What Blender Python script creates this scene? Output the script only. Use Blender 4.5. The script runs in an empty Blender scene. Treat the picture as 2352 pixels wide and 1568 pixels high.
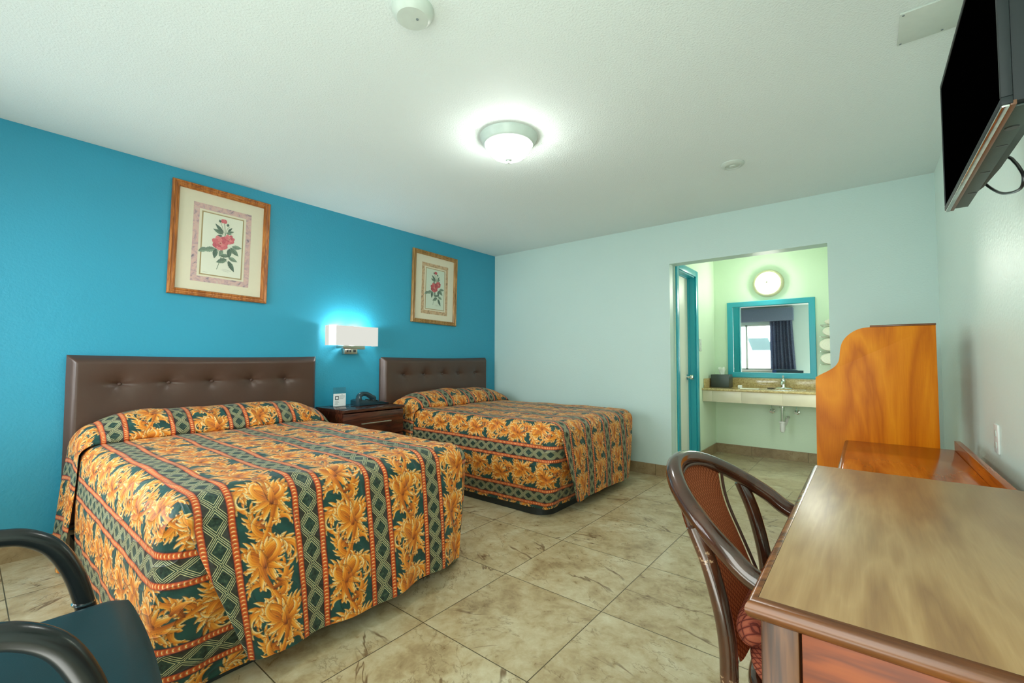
import bpy, bmesh, math, random
import numpy as np
from mathutils import Vector, Matrix
random.seed(7)
C = bpy.context.scene.collection
PI = math.pi
def acanthus(W=.192,L=.42,res=.001,seed=3):
    """foliage strip raster: rows run along L (periodic), columns across W"""
    nx=int(round(W/res)); ny=int(round(L/res))
    img=np.zeros((ny,nx,3),np.float32)
    yy,xx=np.mgrid[0:ny,0:nx]; X=(xx+.5)*res-W/2; Y=(yy+.5)*res
    rng=np.random.RandomState(seed)
    # ground: mottled dark green
    g=np.zeros((ny,nx))
    for k in range(14):
        a,b=rng.randint(1,5),rng.randint(1,9); g+=np.sin(2*np.pi*(a*X/W+b*Y/L)+rng.rand()*6.28)/14
    g=(g-g.min())/(g.max()-g.min())
    c0=np.array([.005,.030,.024]);c1=np.array([.015,.085,.070])
    img[:]=c0+(c1-c0)*g[...,None]
    ramp_s=np.array([0,.25,.55,.8,1.]);ramp=np.array([[.17,.030,.003],[.50,.115,.006],[.80,.25,.016],[.90,.42,.055],[.93,.72,.36]])
    def stroke(P,w,shade=0,base=0.0,tip=1.0,ol=.0007):
        P=np.array(P);w=np.array(w);n=len(P)
        for oy in(-L,0,L):
            Q=P.copy();Q[:,1]+=oy
            m=w.max()+.004
            x0,x1=Q[:,0].min()-m,Q[:,0].max()+m;y0,y1=Q[:,1].min()-m,Q[:,1].max()+m
            i0,i1=max(0,int(y0/res)),min(ny,int(y1/res)+1);j0,j1=max(0,int((x0+W/2)/res)),min(nx,int((x1+W/2)/res)+1)
            if i1<=i0 or j1<=j0: continue
            xs=X[i0:i1,j0:j1];ys=Y[i0:i1,j0:j1]
            best=np.full(xs.shape,1e9);bs=np.zeros(xs.shape);bc=np.zeros(xs.shape);bd=np.full(xs.shape,1e9)
            for k in range(n-1):
                a=Q[k];d=Q[k+1]-a;l2=d@d+1e-12
                t=np.clip(((xs-a[0])*d[0]+(ys-a[1])*d[1])/l2,0,1)
                dx=xs-a[0]-t*d[0];dy=ys-a[1]-t*d[1];r=np.hypot(dx,dy)
                ww=w[k]+(w[k+1]-w[k])*t+1e-5
                q=r-ww; mk=q<best
                best=np.where(mk,q,best);sg=np.sign(d[0]*dy-d[1]*dx)
                bc=np.where(mk,sg*r/ww,bc);bs=np.where(mk,(k+t)/(n-1),bs)
            sub=img[i0:i1,j0:j1]
            o=(best<ol)[...,None]; sub[:]=np.where(o,np.array([.16,.05,.008]),sub)
            v=base+(tip-base)*bs**.75+.34*bc*(.3+.7*bs)+.07*np.cos(bc*8)+shade
            v=np.clip(v,0,1)
            col=np.stack([np.interp(v,ramp_s,ramp[:,c]) for c in range(3)],-1)
            sub[:]=np.where((best<0)[...,None],col,sub)
    def curve(x,y,a,l,k0,k1,n=16,mx=1):
        pts=[(mx*x,y)];st=l/n
        for i in range(n):
            a+=st*(k0+(k1-k0)*(i/n)); x+=math.cos(a)*st;y+=math.sin(a)*st;pts.append((mx*x,y))
        return pts,a
    def widths(n,w0,wm,wt,pm=.4):
        s=np.linspace(0,1,n); return np.interp(s,[0,pm,.8,1],[w0,wm,wm*.55,wt])
    def leaf(x,y,a,l,k0,k1,w,mx=1,lobes=5,side=1,ls=.5,shade=0,both=False):
        # ragged acanthus leaf : lobes first, then blade
        pts,_=curve(x,y,a,l,k0,k1,18,1)
        for i in range(lobes):
            t=.12+.8*i/max(1,lobes-1)
            j=min(17,int(t*18));px,py=pts[j];qx,qy=pts[min(18,j+1)]
            h=math.atan2(qy-py,qx-px)
            for sd in ((side,-side) if both else (side,)):
                ll=l*ls*(1-.45*t)*(.85+.3*rng.rand())*(1 if sd==side else .6)
                lp,_=curve(px,py,h+sd*.75,ll,-sd*14*(.04/ll)*.5,-sd*70*(.03/max(ll,.012))*.6,9,mx)
                stroke(lp,widths(10,w*.45,w*.62*(1-.3*t),.0006,.45),shade=shade-.05+.1*rng.rand(),base=.18,tip=.98)
        P=[(mx*a_,b_) for a_,b_ in pts]
        stroke(P,widths(19,w*.55,w,.0009,.35),shade=shade,base=.10,tip=.9)
        for q in (-.35,.35):
            pp=[(px+q*w*.0,py) for px,py in P]
    for half in (0,1):
        mx=1 if half==0 else -1; y0=half*L/2; k_=L/.37
        def lf(x,y,a,l,k0,k1,w,*r,**q): leaf(x,y0+y*k_,a,l,k0,k1,w,mx,*r,**q)
        # side curls branching from the stem
        lf(.000,-.004,2.70,.120,-4,-44,.0100,6,1,.40,-.08)
        lf(-.018,.150,.20,.125,4,42,.0100,6,-1,.40,-.06)
        lf(.022,.015,.45,.075,-8,-56,.0085,5,1,.48,-.05)
        lf(-.034,.118,3.3,.060,14,60,.0080,4,-1,.5,-.05)
        # fan leaves hanging from the node
        for a,l in ((-.30,.062),(-.85,.080),(-1.4,.092),(-2.0,.086),(-2.6,.066)):
            lf(.022,.080,a,l,-3 if a>-1.3 else 4,7 if a>-1.3 else -10,.0115,4,1 if a>-1.3 else -1,.40,both=True)
        lf(-.010,.135,1.2,.085,4,46,.0090,5,-1,.44,-.04)
        lf(.000,.150,-.35,.070,-6,-50,.0080,4,1,.46,-.06)
        lf(-.012,.020,-2.6,.070,6,50,.0080,4,-1,.46,-.05)
        S=[]
        for i in range(25):
            t=i/24; yv=y0+t*(L/2+.02); S.append((mx*.032*math.sin(np.pi*2*(yv-y0)/L+.25),yv))
        stroke(S,np.interp(np.linspace(0,1,25),[0,.35,1],[.004,.0105,.005]),base=.22,tip=.5)
        # large scrolling leaves
        lf(.024,.082,.95,.150,-2,-50,.0120,7,1,.44,-.06)
        lf(.016,.088,2.10,.200,6,40,.0145,9,-1,.32,.0)
        lf(.020,.086,1.72,.135,8,50,.0105,7,-1,.40,.05)
        lf(.026,.078,.10,.078,14,46,.0105,5,-1,.5,.03)
        lf(.014,.078,2.85,.110,-9,-38,.0105,6,1,.42,.03)
        lf(.022,.066,1.45,.062,3,-6,.0120,4,1,.4,-.08,both=True)
    return img
# ------------------------------------------------------------------ materials
class NT:
    def __init__(s, name):
        s.m = bpy.data.materials.new(name); s.m.use_nodes = True
        s.n = s.m.node_tree.nodes; s.l = s.m.node_tree.links
        s.b = s.n['Principled BSDF']; s.out = s.n['Material Output']
    def new(s, t, **k):
        n = s.n.new(t)
        for a, v in k.items(): setattr(n, a, v)
        return n
    def put(s, sock, v):
        if isinstance(v, bpy.types.NodeSocket): s.l.new(v, sock)
        elif v is not None:
            if isinstance(v, (tuple, list)) and len(v) == 3 and sock.type == 'RGBA': v = (*v, 1)
            sock.default_value = v
    def M(s, op, a, b=None, c=None, clamp=False):
        n = s.new('ShaderNodeMath', operation=op, use_clamp=clamp)
        for i, v in enumerate((a, b, c)):
            if v is not None: s.put(n.inputs[i], v)
        return n.outputs[0]
    def step(s, x, lo, hi):
        n = s.new('ShaderNodeMapRange', interpolation_type='SMOOTHSTEP')
        s.put(n.inputs[0], x); s.put(n.inputs[1], lo); s.put(n.inputs[2], hi)
        return n.outputs[0]
    def mix(s, f, a, b, mode='MIX'):
        n = s.new('ShaderNodeMix', data_type='RGBA', blend_type=mode)
        s.put(n.inputs[0], f); s.put(n.inputs[6], a); s.put(n.inputs[7], b)
        return n.outputs[2]
    def co(s, scale=(1, 1, 1), rot=(0, 0, 0), loc=(0, 0, 0), kind='Object'):
        t = s.new('ShaderNodeTexCoord'); m = s.new('ShaderNodeMapping')
        s.l.new(t.outputs[kind], m.inputs[0])
        m.inputs[1].default_value = loc; m.inputs[2].default_value = rot; m.inputs[3].default_value = scale
        return m.outputs[0]
    def noise(s, vec, scale, detail=3, rough=.5, dist=0):
        n = s.new('ShaderNodeTexNoise'); s.l.new(vec, n.inputs['Vector'])
        n.inputs['Scale'].default_value = scale; n.inputs['Detail'].default_value = detail
        n.inputs['Roughness'].default_value = rough; n.inputs['Distortion'].default_value = dist
        return n.outputs[0]
    def ramp(s, f, stops):
        n = s.new('ShaderNodeValToRGB'); s.l.new(f, n.inputs[0])
        e = n.color_ramp.elements
        while len(e) < len(stops): e.new(.5)
        for i, (p, c) in enumerate(stops): e[i].position = p; e[i].color = (*c, 1)
        return n.outputs[0]
    def bump(s, h, strength=.3, dist=.01, prev=None):
        n = s.new('ShaderNodeBump'); s.put(n.inputs['Height'], h)
        n.inputs['Strength'].default_value = strength; n.inputs['Distance'].default_value = dist
        if prev is not None: s.l.new(prev, n.inputs['Normal'])
        s.l.new(n.outputs[0], s.b.inputs['Normal']); return n.outputs[0]
    def set(s, color=None, rough=None, metal=None, spec=None, coat=None, emit=None, es=None, trans=None, alpha=None):
        for k, v in (('Base Color', color), ('Roughness', rough), ('Metallic', metal), ('Specular IOR Level', spec), ('Coat Weight', coat),
                     ('Emission Color', emit), ('Emission Strength', es), ('Transmission Weight', trans), ('Alpha', alpha)):
            if v is not None: s.put(s.b.inputs[k], v)
        return s.m
def srgb(r, g, b):
    f = lambda c: (c / 255 / 12.92) if c <= 10 else ((c / 255 + .055) / 1.055) ** 2.4
    return (f(r), f(g), f(b))
def plain(name, col, rough=.5, metal=0, spec=.5, var=.06, scale=30, bump=0, bs=200, coat=0):
    t = NT(name); v = t.co(); n = t.noise(v, scale, 3)
    d = tuple(c * (1 - var) for c in col); e = tuple(min(1, c * (1 + var)) for c in col)
    t.set(t.mix(n, d, e), rough, metal, spec, coat)
    if bump: t.bump(t.noise(v, bs, 2), bump, .002)
    return t.m
def emit(name, col, s, base=(.8, .8, .8)):
    t = NT(name); return t.set(base, .5, emit=col, es=s)
def paint(name, col, rough, bump, scale, var=.03, spec=.5, patch=0):
    t = NT(name); v = t.co(); n = t.noise(v, 1.3, 3)
    d = tuple(c * (1 - var) for c in col); e = tuple(min(1, c * (1 + var)) for c in col)
    t.set(t.mix(n, d, e), rough, 0, spec)
    t.bump(t.noise(v, scale, 3, .55), bump, .004); return t.m
def wood(name, c1, c2, c3, rough=.3, axis=0, fine=60, ring=6, dist=1.6, coat=0, spec=.5, bump=.05):
    t = NT(name); sc = [1, 1, 1]; sc[axis] = .13
    v = t.co(tuple(sc)); 
    big = t.noise(v, ring, 4, .55, dist)
    w = t.M('PINGPONG', t.M('MULTIPLY', big, 5.0), .5)
    w = t.M('MULTIPLY', w, 2.0)
    sf = [1, 1, 1]; sf[axis] = .04
    f = t.noise(t.co(tuple(sf)), fine * 4, 3, .6)
    a = t.M('ADD', t.M('MULTIPLY', w, .6), t.M('MULTIPLY', f, .4))
    t.set(t.ramp(a, [(.1, c1), (.5, c2), (.9, c3)]), rough, 0, spec, coat)
    if bump: t.bump(f, bump, .001)
    return t.m

MT = {}
MT['blue'] = paint('blue_paint', srgb(48, 150, 178), .38, .35, 85)
MT['mint'] = paint('mint_paint', srgb(196, 219, 212), .45, .30, 85)
MT['mint_gloss'] = paint('glossy_mint_paint', srgb(224, 242, 232), .40, .45, 70, spec=.35)
MT['alcove'] = paint('pale_green_paint', srgb(214, 236, 208), .4, .30, 80)
MT['ceil'] = paint('popcorn_ceiling_paint', srgb(222, 234, 230), .75, .8, 110)
MT['teal'] = plain('teal_gloss_paint', srgb(38, 160, 176), .3, var=.05, scale=3)
MT['door'] = plain('cream_door_paint', srgb(222, 226, 208), .35, scale=2)
MT['white'] = plain('white_plastic', srgb(228, 232, 226), .35)
MT['offwhite'] = plain('pale_plastic', srgb(196, 208, 198), .4)
MT['chrome'] = plain('chrome', (.75, .78, .76), .12, 1)
MT['nickel'] = plain('brushed_nickel', (.50, .49, .43), .32, 1)
MT['black'] = plain('black_plastic', (.012, .014, .014), .3)
MT['screen'] = plain('dark_screen', (.0004, .0004, .0004), 1, spec=0, var=0); MT['screen'].node_tree.nodes['Principled BSDF'].inputs['IOR'].default_value = 1.0
MT['tvback'] = plain('grey_tv_plastic', srgb(58, 72, 66), .45, bump=.1)
MT['tvdark'] = plain('dark_tv_plastic', srgb(16, 26, 28), .6)
MT['silver'] = plain('silver_strip', (.62, .62, .58), .18, 1, var=.5, scale=25)
MT['copper'] = plain('brown_bezel', srgb(110, 72, 46), .35, var=.3, scale=14)
MT['darkwood'] = wood('mahogany_laminate', srgb(40, 18, 12), srgb(66, 30, 18), srgb(88, 44, 26), .22, 0)
MT['darktop'] = wood('dark_table_top', srgb(46, 24, 18), srgb(62, 34, 24), srgb(80, 46, 34), .12, 0)
MT['panel'] = wood('orange_maple_laminate', srgb(176, 90, 2), srgb(204, 116, 6), srgb(222, 140, 20), .45, 2, ring=3, dist=1.2, spec=.25)
MT['desk'] = wood('glossy_cherry_laminate', srgb(134, 60, 8), srgb(174, 86, 16), srgb(196, 108, 30), .16, 0, ring=3)
MT['tabletop'] = wood('walnut_table_laminate', srgb(132, 98, 66), srgb(154, 120, 80), srgb(172, 140, 98), .36, 0, ring=2.4, dist=1.8)
MT['edge'] = wood('walnut_edge', srgb(72, 38, 14), srgb(112, 64, 26), srgb(140, 84, 38), .25, 1, ring=8)
MT['apron'] = wood('orange_apron_wood', srgb(88, 34, 2), srgb(126, 54, 3), srgb(142, 66, 6), .5, 1, ring=5)
MT['leg'] = wood('brown_leg_wood', srgb(50, 24, 8), srgb(84, 46, 16), srgb(104, 62, 26), .35, 2, ring=9)
MT['frame1'] = wood('oak_frame_wood', srgb(122, 66, 20), srgb(166, 98, 38), srgb(190, 124, 60), .35, 2, ring=12)
MT['frame2'] = wood('gold_frame_wood', srgb(120, 88, 40), srgb(150, 112, 58), srgb(178, 140, 84), .35, 2, ring=12)
def bent():
    t = NT('dark_bentwood'); v = t.co()
    n = t.noise(v, 7, 4, .6); sc = t.noise(t.co((1, 1, 1)), 90, 5, .7)
    col = t.ramp(n, [(.3, srgb(38, 20, 12)), (.7, srgb(84, 48, 30))])
    w = t.step(t.M('MULTIPLY', sc, t.step(n, .45, .6)), .52, .60)
    t.set(t.mix(w, col, srgb(160, 130, 100)), .16, 0, .6, .4); return t.m
MT['bent'] = bent()
def vinyl(name, c, rough=.3):
    t = NT(name); v = t.co(); vor = t.new('ShaderNodeTexVoronoi'); t.l.new(v, vor.inputs['Vector']); vor.inputs['Scale'].default_value = 420
    n = t.noise(v, 4, 3); t.set(t.mix(n, tuple(x * .85 for x in c), tuple(x * 1.15 for x in c)), rough, 0, .5)
    t.bump(vor.outputs['Distance'], .12, .0008); return t.m
MT['leather'] = vinyl('brown_vinyl', srgb(74, 54, 44), .33)
MT['tealvinyl'] = vinyl('dark_teal_vinyl', srgb(46, 80, 88), .40)
MT['tube'] = plain('black_chair_tube', srgb(26, 30, 30), .24, var=.3, scale=40)
def tile_mat(name, s, gx, gy, hue=0, floor=True):
    t = NT(name); tc = t.new('ShaderNodeTexCoord'); sp = t.new('ShaderNodeSeparateXYZ')
    geo = t.new('ShaderNodeNewGeometry'); t.l.new(geo.outputs['Position'], sp.inputs[0])
    X, Y, Z = sp.outputs[0], sp.outputs[1], sp.outputs[2]
    ux = t.M('DIVIDE', t.M('SUBTRACT', X, gx), s); uy = t.M('DIVIDE', t.M('SUBTRACT', Y, gy), s)
    ix = t.M('FLOOR', ux); iy = t.M('FLOOR', uy)
    cb = t.new('ShaderNodeCombineXYZ'); t.l.new(ix, cb.inputs[0]); t.l.new(iy, cb.inputs[1])
    wn = t.new('ShaderNodeTexWhiteNoise', noise_dimensions='3D'); t.l.new(cb.outputs[0], wn.inputs[0])
    va = t.new('ShaderNodeVectorMath', operation='MULTIPLY_ADD'); t.l.new(wn.outputs['Color'], va.inputs[0]); va.inputs[1].default_value = (37, 37, 37); t.l.new(geo.outputs['Position'], va.inputs[2])
    ro = t.new('ShaderNodeVectorRotate', rotation_type='Z_AXIS'); t.l.new(va.outputs[0], ro.inputs[0]); t.put(ro.inputs['Angle'], t.M('MULTIPLY', wn.outputs['Value'], 40.0))
    v = ro.outputs[0]
    n1 = t.noise(v, 3.2, 6, .62, .6); n2 = t.noise(v, 17, 6, .7, .4)
    base = t.ramp(t.M('ADD', t.M('MULTIPLY', n1, .55), t.M('MULTIPLY', n2, .45)), [(.32, srgb(132, 110, 76)), (.46, srgb(172, 154, 116)), (.58, srgb(192, 180, 146)), (.72, srgb(210, 204, 176))] if floor else
                  [(.30, srgb(112, 92, 62)), (.5, srgb(150, 130, 96)), (.75, srgb(176, 160, 126))])
    # fine cracks and broad streak veins
    def vein(scale, stretch, wd, seedrot):
        mp = t.new('ShaderNodeMapping'); t.l.new(v, mp.inputs[0]); mp.inputs[2].default_value = (0, 0, seedrot); mp.inputs[3].default_value = (stretch, 1, 1)
        nn = t.noise(mp.outputs[0], scale, 5, .6, .25)
        return t.M('SUBTRACT', 1.0, t.step(t.M('ABSOLUTE', t.M('SUBTRACT', nn, .5)), 0.0, wd))
    g1 = t.M('MULTIPLY', vein(2.4, .25, .011, .7), t.step(t.noise(v, 3.1, 2), .47, .56))
    g2 = t.M('MULTIPLY', vein(8, .5, .014, 2.1), t.step(t.noise(v, 5.3, 2), .44, .54))
    col = t.mix(t.M('MULTIPLY', g1, .85 if floor else .2), base, srgb(98, 72, 44)); col = t.mix(t.M('MULTIPLY', g2, .5), col, srgb(112, 88, 56))
    fx = t.M('ABSOLUTE', t.M('SUBTRACT', t.M('FRACT', t.M('ADD', ux, .5)), .5)); fy = t.M('ABSOLUTE', t.M('SUBTRACT', t.M('FRACT', t.M('ADD', uy, .5)), .5))
    if floor: dmin = t.M('MINIMUM', fx, fy)
    else: dmin = t.M('MINIMUM', t.M('ADD', fx, t.M('GREATER_THAN', t.M('ABSOLUTE', X), 5000.0)), fy)
    g = t.M('SUBTRACT', 1.0, t.step(dmin, .0025, .0048))
    t.set(t.mix(g, col, srgb(84, 74, 50)), t.M('ADD', .20, t.M('MULTIPLY', n2, .22)), 0, .45)
    t.bump(t.M('ADD', t.M('MULTIPLY', g, -1.0), t.M('MULTIPLY', n2, .12)), .35, .002); return t.m
MT['floor'] = tile_mat('marbled_beige_tile', .5492, -2.9863, -2.1991)
MT['base'] = tile_mat('brown_base_tile', .5492, -2.9863 + .31, -2.1991 + .12, floor=False)
def granite():
    t = NT('speckled_granite'); v = t.co(); n = t.noise(v, 260, 3, .8); n2 = t.noise(v, 60, 3)
    t.set(t.ramp(t.M('ADD', t.M('MULTIPLY', n, .7), t.M('MULTIPLY', n2, .3)), [(.35, srgb(120, 96, 50)), (.5, srgb(186, 166, 110)), (.65, srgb(220, 206, 160))]), .12, 0, .5); return t.m
MT['granite'] = granite()
MT['aprontile'] = plain('cream_tile', srgb(206, 200, 172), .3, var=.08, scale=9)
def mirror():
    t = NT('mirror_glass'); n = t.noise(t.co(), 9, 3); d = t.noise(t.co(), 160, 2)
    t.set((.86, .90, .87), t.M('ADD', .015, t.M('MULTIPLY', t.step(d, .76, .80), .35)), 1); return t.m
MT['mirror'] = mirror()
def fabric(name, c1, c2, cl, scale):
    t = NT(name); v = t.co(rot=(0, 0, PI / 4)); tc = t.new('ShaderNodeTexCoord'); sp = t.new('ShaderNodeSeparateXYZ'); t.l.new(tc.outputs['UV'], sp.inputs[0])
    a = t.M('MULTIPLY', t.M('ADD', sp.outputs[0], sp.outputs[1]), scale); b = t.M('MULTIPLY', t.M('SUBTRACT', sp.outputs[0], sp.outputs[1]), scale)
    f = lambda q: t.M('ABSOLUTE', t.M('SUBTRACT', t.M('FRACT', q), .5))
    m = t.M('MAXIMUM', f(a), f(b)); line = t.step(m, .40, .47); inner = t.M('SUBTRACT', 1.0, t.step(m, .22, .40))
    col = t.mix(inner, c1, c2); col = t.mix(line, col, cl)
    n = t.noise(v, 500, 2); col = t.mix(t.M('MULTIPLY', n, .4), col, tuple(x * .6 for x in c1))
    t.set(col, .75, 0, .25); t.bump(t.M('ADD', t.M('MULTIPLY', line, -1.0), t.M('MULTIPLY', n, .3)), .5, .002); return t.m
MT['redfab'] = fabric('rust_diamond_fabric', srgb(150, 72, 54), srgb(178, 98, 72), srgb(92, 34, 28), 46)
MT['brnfab'] = fabric('brown_diamond_fabric', srgb(176, 104, 66), srgb(196, 122, 80), srgb(120, 60, 38), 60)
def curtain_mat():
    t = NT('slate_blue_curtain'); v = t.co(); n = t.noise(v, 120, 3, .7)
    t.set(t.mix(t.step(n, .5, .66), srgb(84, 96, 122), srgb(160, 170, 186)), .8, 0, .2); return t.m
MT['curtain'] = curtain_mat()
MT['valance'] = plain('dark_blue_valance', srgb(104, 118, 138), .8, var=.15, scale=60)
MT['navy'] = plain('navy_cover', srgb(34, 66, 118), .6)
def glass(name, tint=(1, 1, 1), amt=.08):
    t = NT(name); tr = t.new('ShaderNodeBsdfTransparent'); tr.inputs[0].default_value = (*tint, 1)
    gl = t.new('ShaderNodeBsdfGlossy'); gl.inputs['Roughness'].default_value = .02
    fr = t.new('ShaderNodeFresnel'); fr.inputs[0].default_value = 1.45
    mx = t.new('ShaderNodeMixShader'); t.l.new(t.M('ADD', t.M('MULTIPLY', fr.outputs[0], .8), amt, clamp=True), mx.inputs[0])
    t.l.new(tr.outputs[0], mx.inputs[1]); t.l.new(gl.outputs[0], mx.inputs[2]); t.l.new(mx.outputs[0], t.out.inputs[0]); return t.m
MT['glass'] = glass('window_glass', (1, 1, 1), .0)
MT['acrylic'] = glass('clear_acrylic', (.72, .90, .92), .10)
MT['truck'] = plain('white_truck_paint', srgb(235, 238, 238), .3)
MT['windshield'] = plain('dark_windshield', (.040, .058, .058), .8, spec=.05)
MT['asphalt'] = plain('grey_asphalt', srgb(150, 150, 146), .9, var=.15)
MT['plinth'] = plain('black_plinth', srgb(30, 36, 34), .5)
MT['mattress'] = plain('mattress_ticking', srgb(60, 60, 56), .9)
MT['tissuebox'] = plain('charcoal_metal', srgb(70, 80, 76), .38, .3)
MT['towel'] = plain('white_terry', srgb(226, 228, 208), .95, bump=.6, bs=500)
MT['paper'] = plain('white_paper', srgb(232, 236, 234), .7, var=.01)
MT['tissue'] = plain('white_tissue', srgb(226, 236, 222), .9)
MT['phone'] = plain('dark_phone_plastic', srgb(34, 58, 66), .2)
MT['phonekeys'] = plain('pale_phone_plate', srgb(190, 204, 200), .4)
MT['greyink'] = plain('grey_ink', srgb(120, 132, 134), .8)
MT['darkink'] = plain('charcoal_ink', srgb(58, 68, 72), .8)
MT['redink'] = plain('red_label', srgb(170, 50, 50), .6)
def shade_mat():
    t = NT('translucent_lamp_shade'); tl = t.new('ShaderNodeBsdfTranslucent'); tl.inputs[0].default_value = (.92, .92, .90, 1)
    mx = t.new('ShaderNodeMixShader'); mx.inputs[0].default_value = .42; t.set((.85, .86, .84), .8, emit=(1, .99, .96), es=.16)
    t.l.new(t.b.outputs[0], mx.inputs[1]); t.l.new(tl.outputs[0], mx.inputs[2]); t.l.new(mx.outputs[0], t.out.inputs[0]); return t.m
MT['shade'] = shade_mat()
MT['dome'] = emit('lit_frosted_glass', (1, 1, .95), 36, (.9, .9, .88))
MT['dome2'] = emit('lit_frosted_glass_warm', (1, 1, .88), 36, (.9, .9, .85))
MT['whitemetal'] = plain('pale_metal_ring', srgb(206, 222, 214), .3, 0)
MT['creammetal'] = plain('cream_metal_ring', srgb(206, 204, 168), .3)
def vcol(name, rough=.7):
    t = NT(name); a = t.new('ShaderNodeAttribute', attribute_name='tint'); n = t.noise(t.co(), 150, 3)
    t.set(t.mix(.12, a.outputs['Color'], n), rough, 0, .3); return t.m
MT['print'] = vcol('botanical_print_ink')
MT['mat'] = plain('cream_mat_board', srgb(214, 208, 182), .8, var=.02)
def marbled(name, stops):
    t = NT(name); n = t.noise(t.co(), 14, 5, .6, 2.5); t.set(t.ramp(n, stops), .8, 0, .3); return t.m
MT['band1'] = marbled('pink_marbled_paper', [(.3, srgb(120, 116, 124)), (.42, srgb(186, 160, 158)), (.55, srgb(206, 172, 160)), (.7, srgb(196, 182, 170))])
MT['band2'] = marbled('tan_marbled_paper', [(.3, srgb(116, 104, 84)), (.42, srgb(176, 150, 116)), (.55, srgb(198, 168, 132)), (.7, srgb(180, 170, 140))])
MT['goldline'] = plain('gold_fillet', srgb(160, 142, 100), .4)
# ------------------------------------------------------------------ mesh helpers
def box(bm, x0, x1, y0, y1, z0, z1, bev=0, seg=2, mat=None):
    vs = [bm.verts.new((x, y, z)) for x in (x0, x1) for y in (y0, y1) for z in (z0, z1)]
    f = [(0, 1, 3, 2), (4, 6, 7, 5), (0, 4, 5, 1), (2, 3, 7, 6), (0, 2, 6, 4), (1, 5, 7, 3)]
    fs = [bm.faces.new([vs[i] for i in q]) for q in f]
    if mat is not None:
        for v in vs: v.co = mat @ v.co
    if bev:
        es = {e for q in fs for e in q.edges}
        bmesh.ops.bevel(bm, geom=list(es), offset=bev, segments=seg, affect='EDGES', profile=.5)
    return bm
def catmull(pts, k=6):
    P = [Vector(p) for p in pts]; P = [P[0] * 2 - P[1]] + P + [P[-1] * 2 - P[-2]]; out = []
    for i in range(1, len(P) - 2):
        a, b, c, d = P[i - 1:i + 3]
        for j in range(k):
            t = j / k; out.append(.5 * ((2 * b) + (c - a) * t + (2 * a - 5 * b + 4 * c - d) * t * t + (3 * b - a - 3 * c + d) * t ** 3))
    out.append(P[-2]); return out
def tube(bm, pts, r, n=12, cap=True, sy=1.0):
    P = [Vector(p) for p in pts]; N = len(P); R = r if isinstance(r, (list, tuple)) else [r] * N
    rings = []; up = None
    for i in range(N):
        t = (P[min(i + 1, N - 1)] - P[max(i - 1, 0)]).normalized()
        if up is None:
            up = Vector((0, 0, 1)) if abs(t.z) < .9 else Vector((1, 0, 0))
        up = (up - t * up.dot(t)).normalized(); s = t.cross(up)
        rings.append([bm.verts.new(P[i] + (up * math.cos(a) * sy + s * math.sin(a)) * R[i]) for a in [2 * PI * k / n for k in range(n)]])
    for a, b in zip(rings, rings[1:]):
        for k in range(n): bm.faces.new((a[k], a[(k + 1) % n], b[(k + 1) % n], b[k]))
    if cap: bm.faces.new(rings[0][::-1]); bm.faces.new(rings[-1])
    return bm
def lathe(bm, prof, c=(0, 0, 0), axis='z', n=48, s=(1, 1)):
    c = Vector(c); rings = []
    def pt(r, h, a):
        u, v = r * math.cos(a) * s[0], r * math.sin(a) * s[1]
        return c + Vector({'z': (u, v, h), 'x': (h, u, v), 'y': (u, h, v)}[axis])
    for r, h in prof:
        rings.append([bm.verts.new(pt(r, h, 0))] if r < 1e-6 else [bm.verts.new(pt(r, h, 2 * PI * k / n)) for k in range(n)])
    for a, b in zip(rings, rings[1:]):
        for k in range(n):
            k2 = (k + 1) % n
            if len(a) == 1 and len(b) == 1: continue
            if len(a) == 1: bm.faces.new((a[0], b[k2], b[k]))
            elif len(b) == 1: bm.faces.new((a[k], a[k2], b[0]))
            else: bm.faces.new((a[k], a[k2], b[k2], b[k]))
    return bm
def prism(bm, poly, axis, a0, a1, bev=0):
    def pt(p, a): return {'x': (a, p[0], p[1]), 'y': (p[0], a, p[1]), 'z': (p[0], p[1], a)}[axis]
    A = [bm.verts.new(pt(p, a0)) for p in poly]; B = [bm.verts.new(pt(p, a1)) for p in poly]; n = len(poly)
    fs = [bm.faces.new(A), bm.faces.new(B[::-1])]
    for i in range(n): fs.append(bm.faces.new((A[i], B[i], B[(i + 1) % n], A[(i + 1) % n])))
    if bev:
        es = {e for q in fs[:2] for e in q.edges}
        bmesh.ops.bevel(bm, geom=list(es), offset=bev, segments=2, affect='EDGES', profile=.5)
    return bm
def grid(bm, fn, nu, nv, uv=None):
    L = bm.loops.layers.uv.verify() if uv else None
    V = [[bm.verts.new(fn(i / nu, j / nv)) for j in range(nv + 1)] for i in range(nu + 1)]
    for i in range(nu):
        for j in range(nv):
            f = bm.faces.new((V[i][j], V[i + 1][j], V[i + 1][j + 1], V[i][j + 1]))
            if uv:
                for l, (a, b) in zip(f.loops, ((i, j), (i + 1, j), (i + 1, j + 1), (i, j + 1))): l[L].uv = uv(a / nu, b / nv)
    return bm
ORG = {}
def link(name, me, mat, parent=None, loc=None):
    o = bpy.data.objects.new(name, me); C.objects.link(o)
    if mat is not None:
        for m in (mat if isinstance(mat, (list, tuple)) else [mat]): me.materials.append(m)
    if parent is not None:
        off = ORG[parent.name]; o.parent = parent; ORG[o.name] = off
    else:
        co = [v.co for v in me.vertices]
        xs = [c.x for c in co]; ys = [c.y for c in co]; zs = [c.z for c in co]
        off = loc or Vector(((min(xs) + max(xs)) / 2, (min(ys) + max(ys)) / 2, min(zs)))
        off = Vector(off); o.location = off; ORG[o.name] = off
    me.transform(Matrix.Translation(-off)); return o
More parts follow.
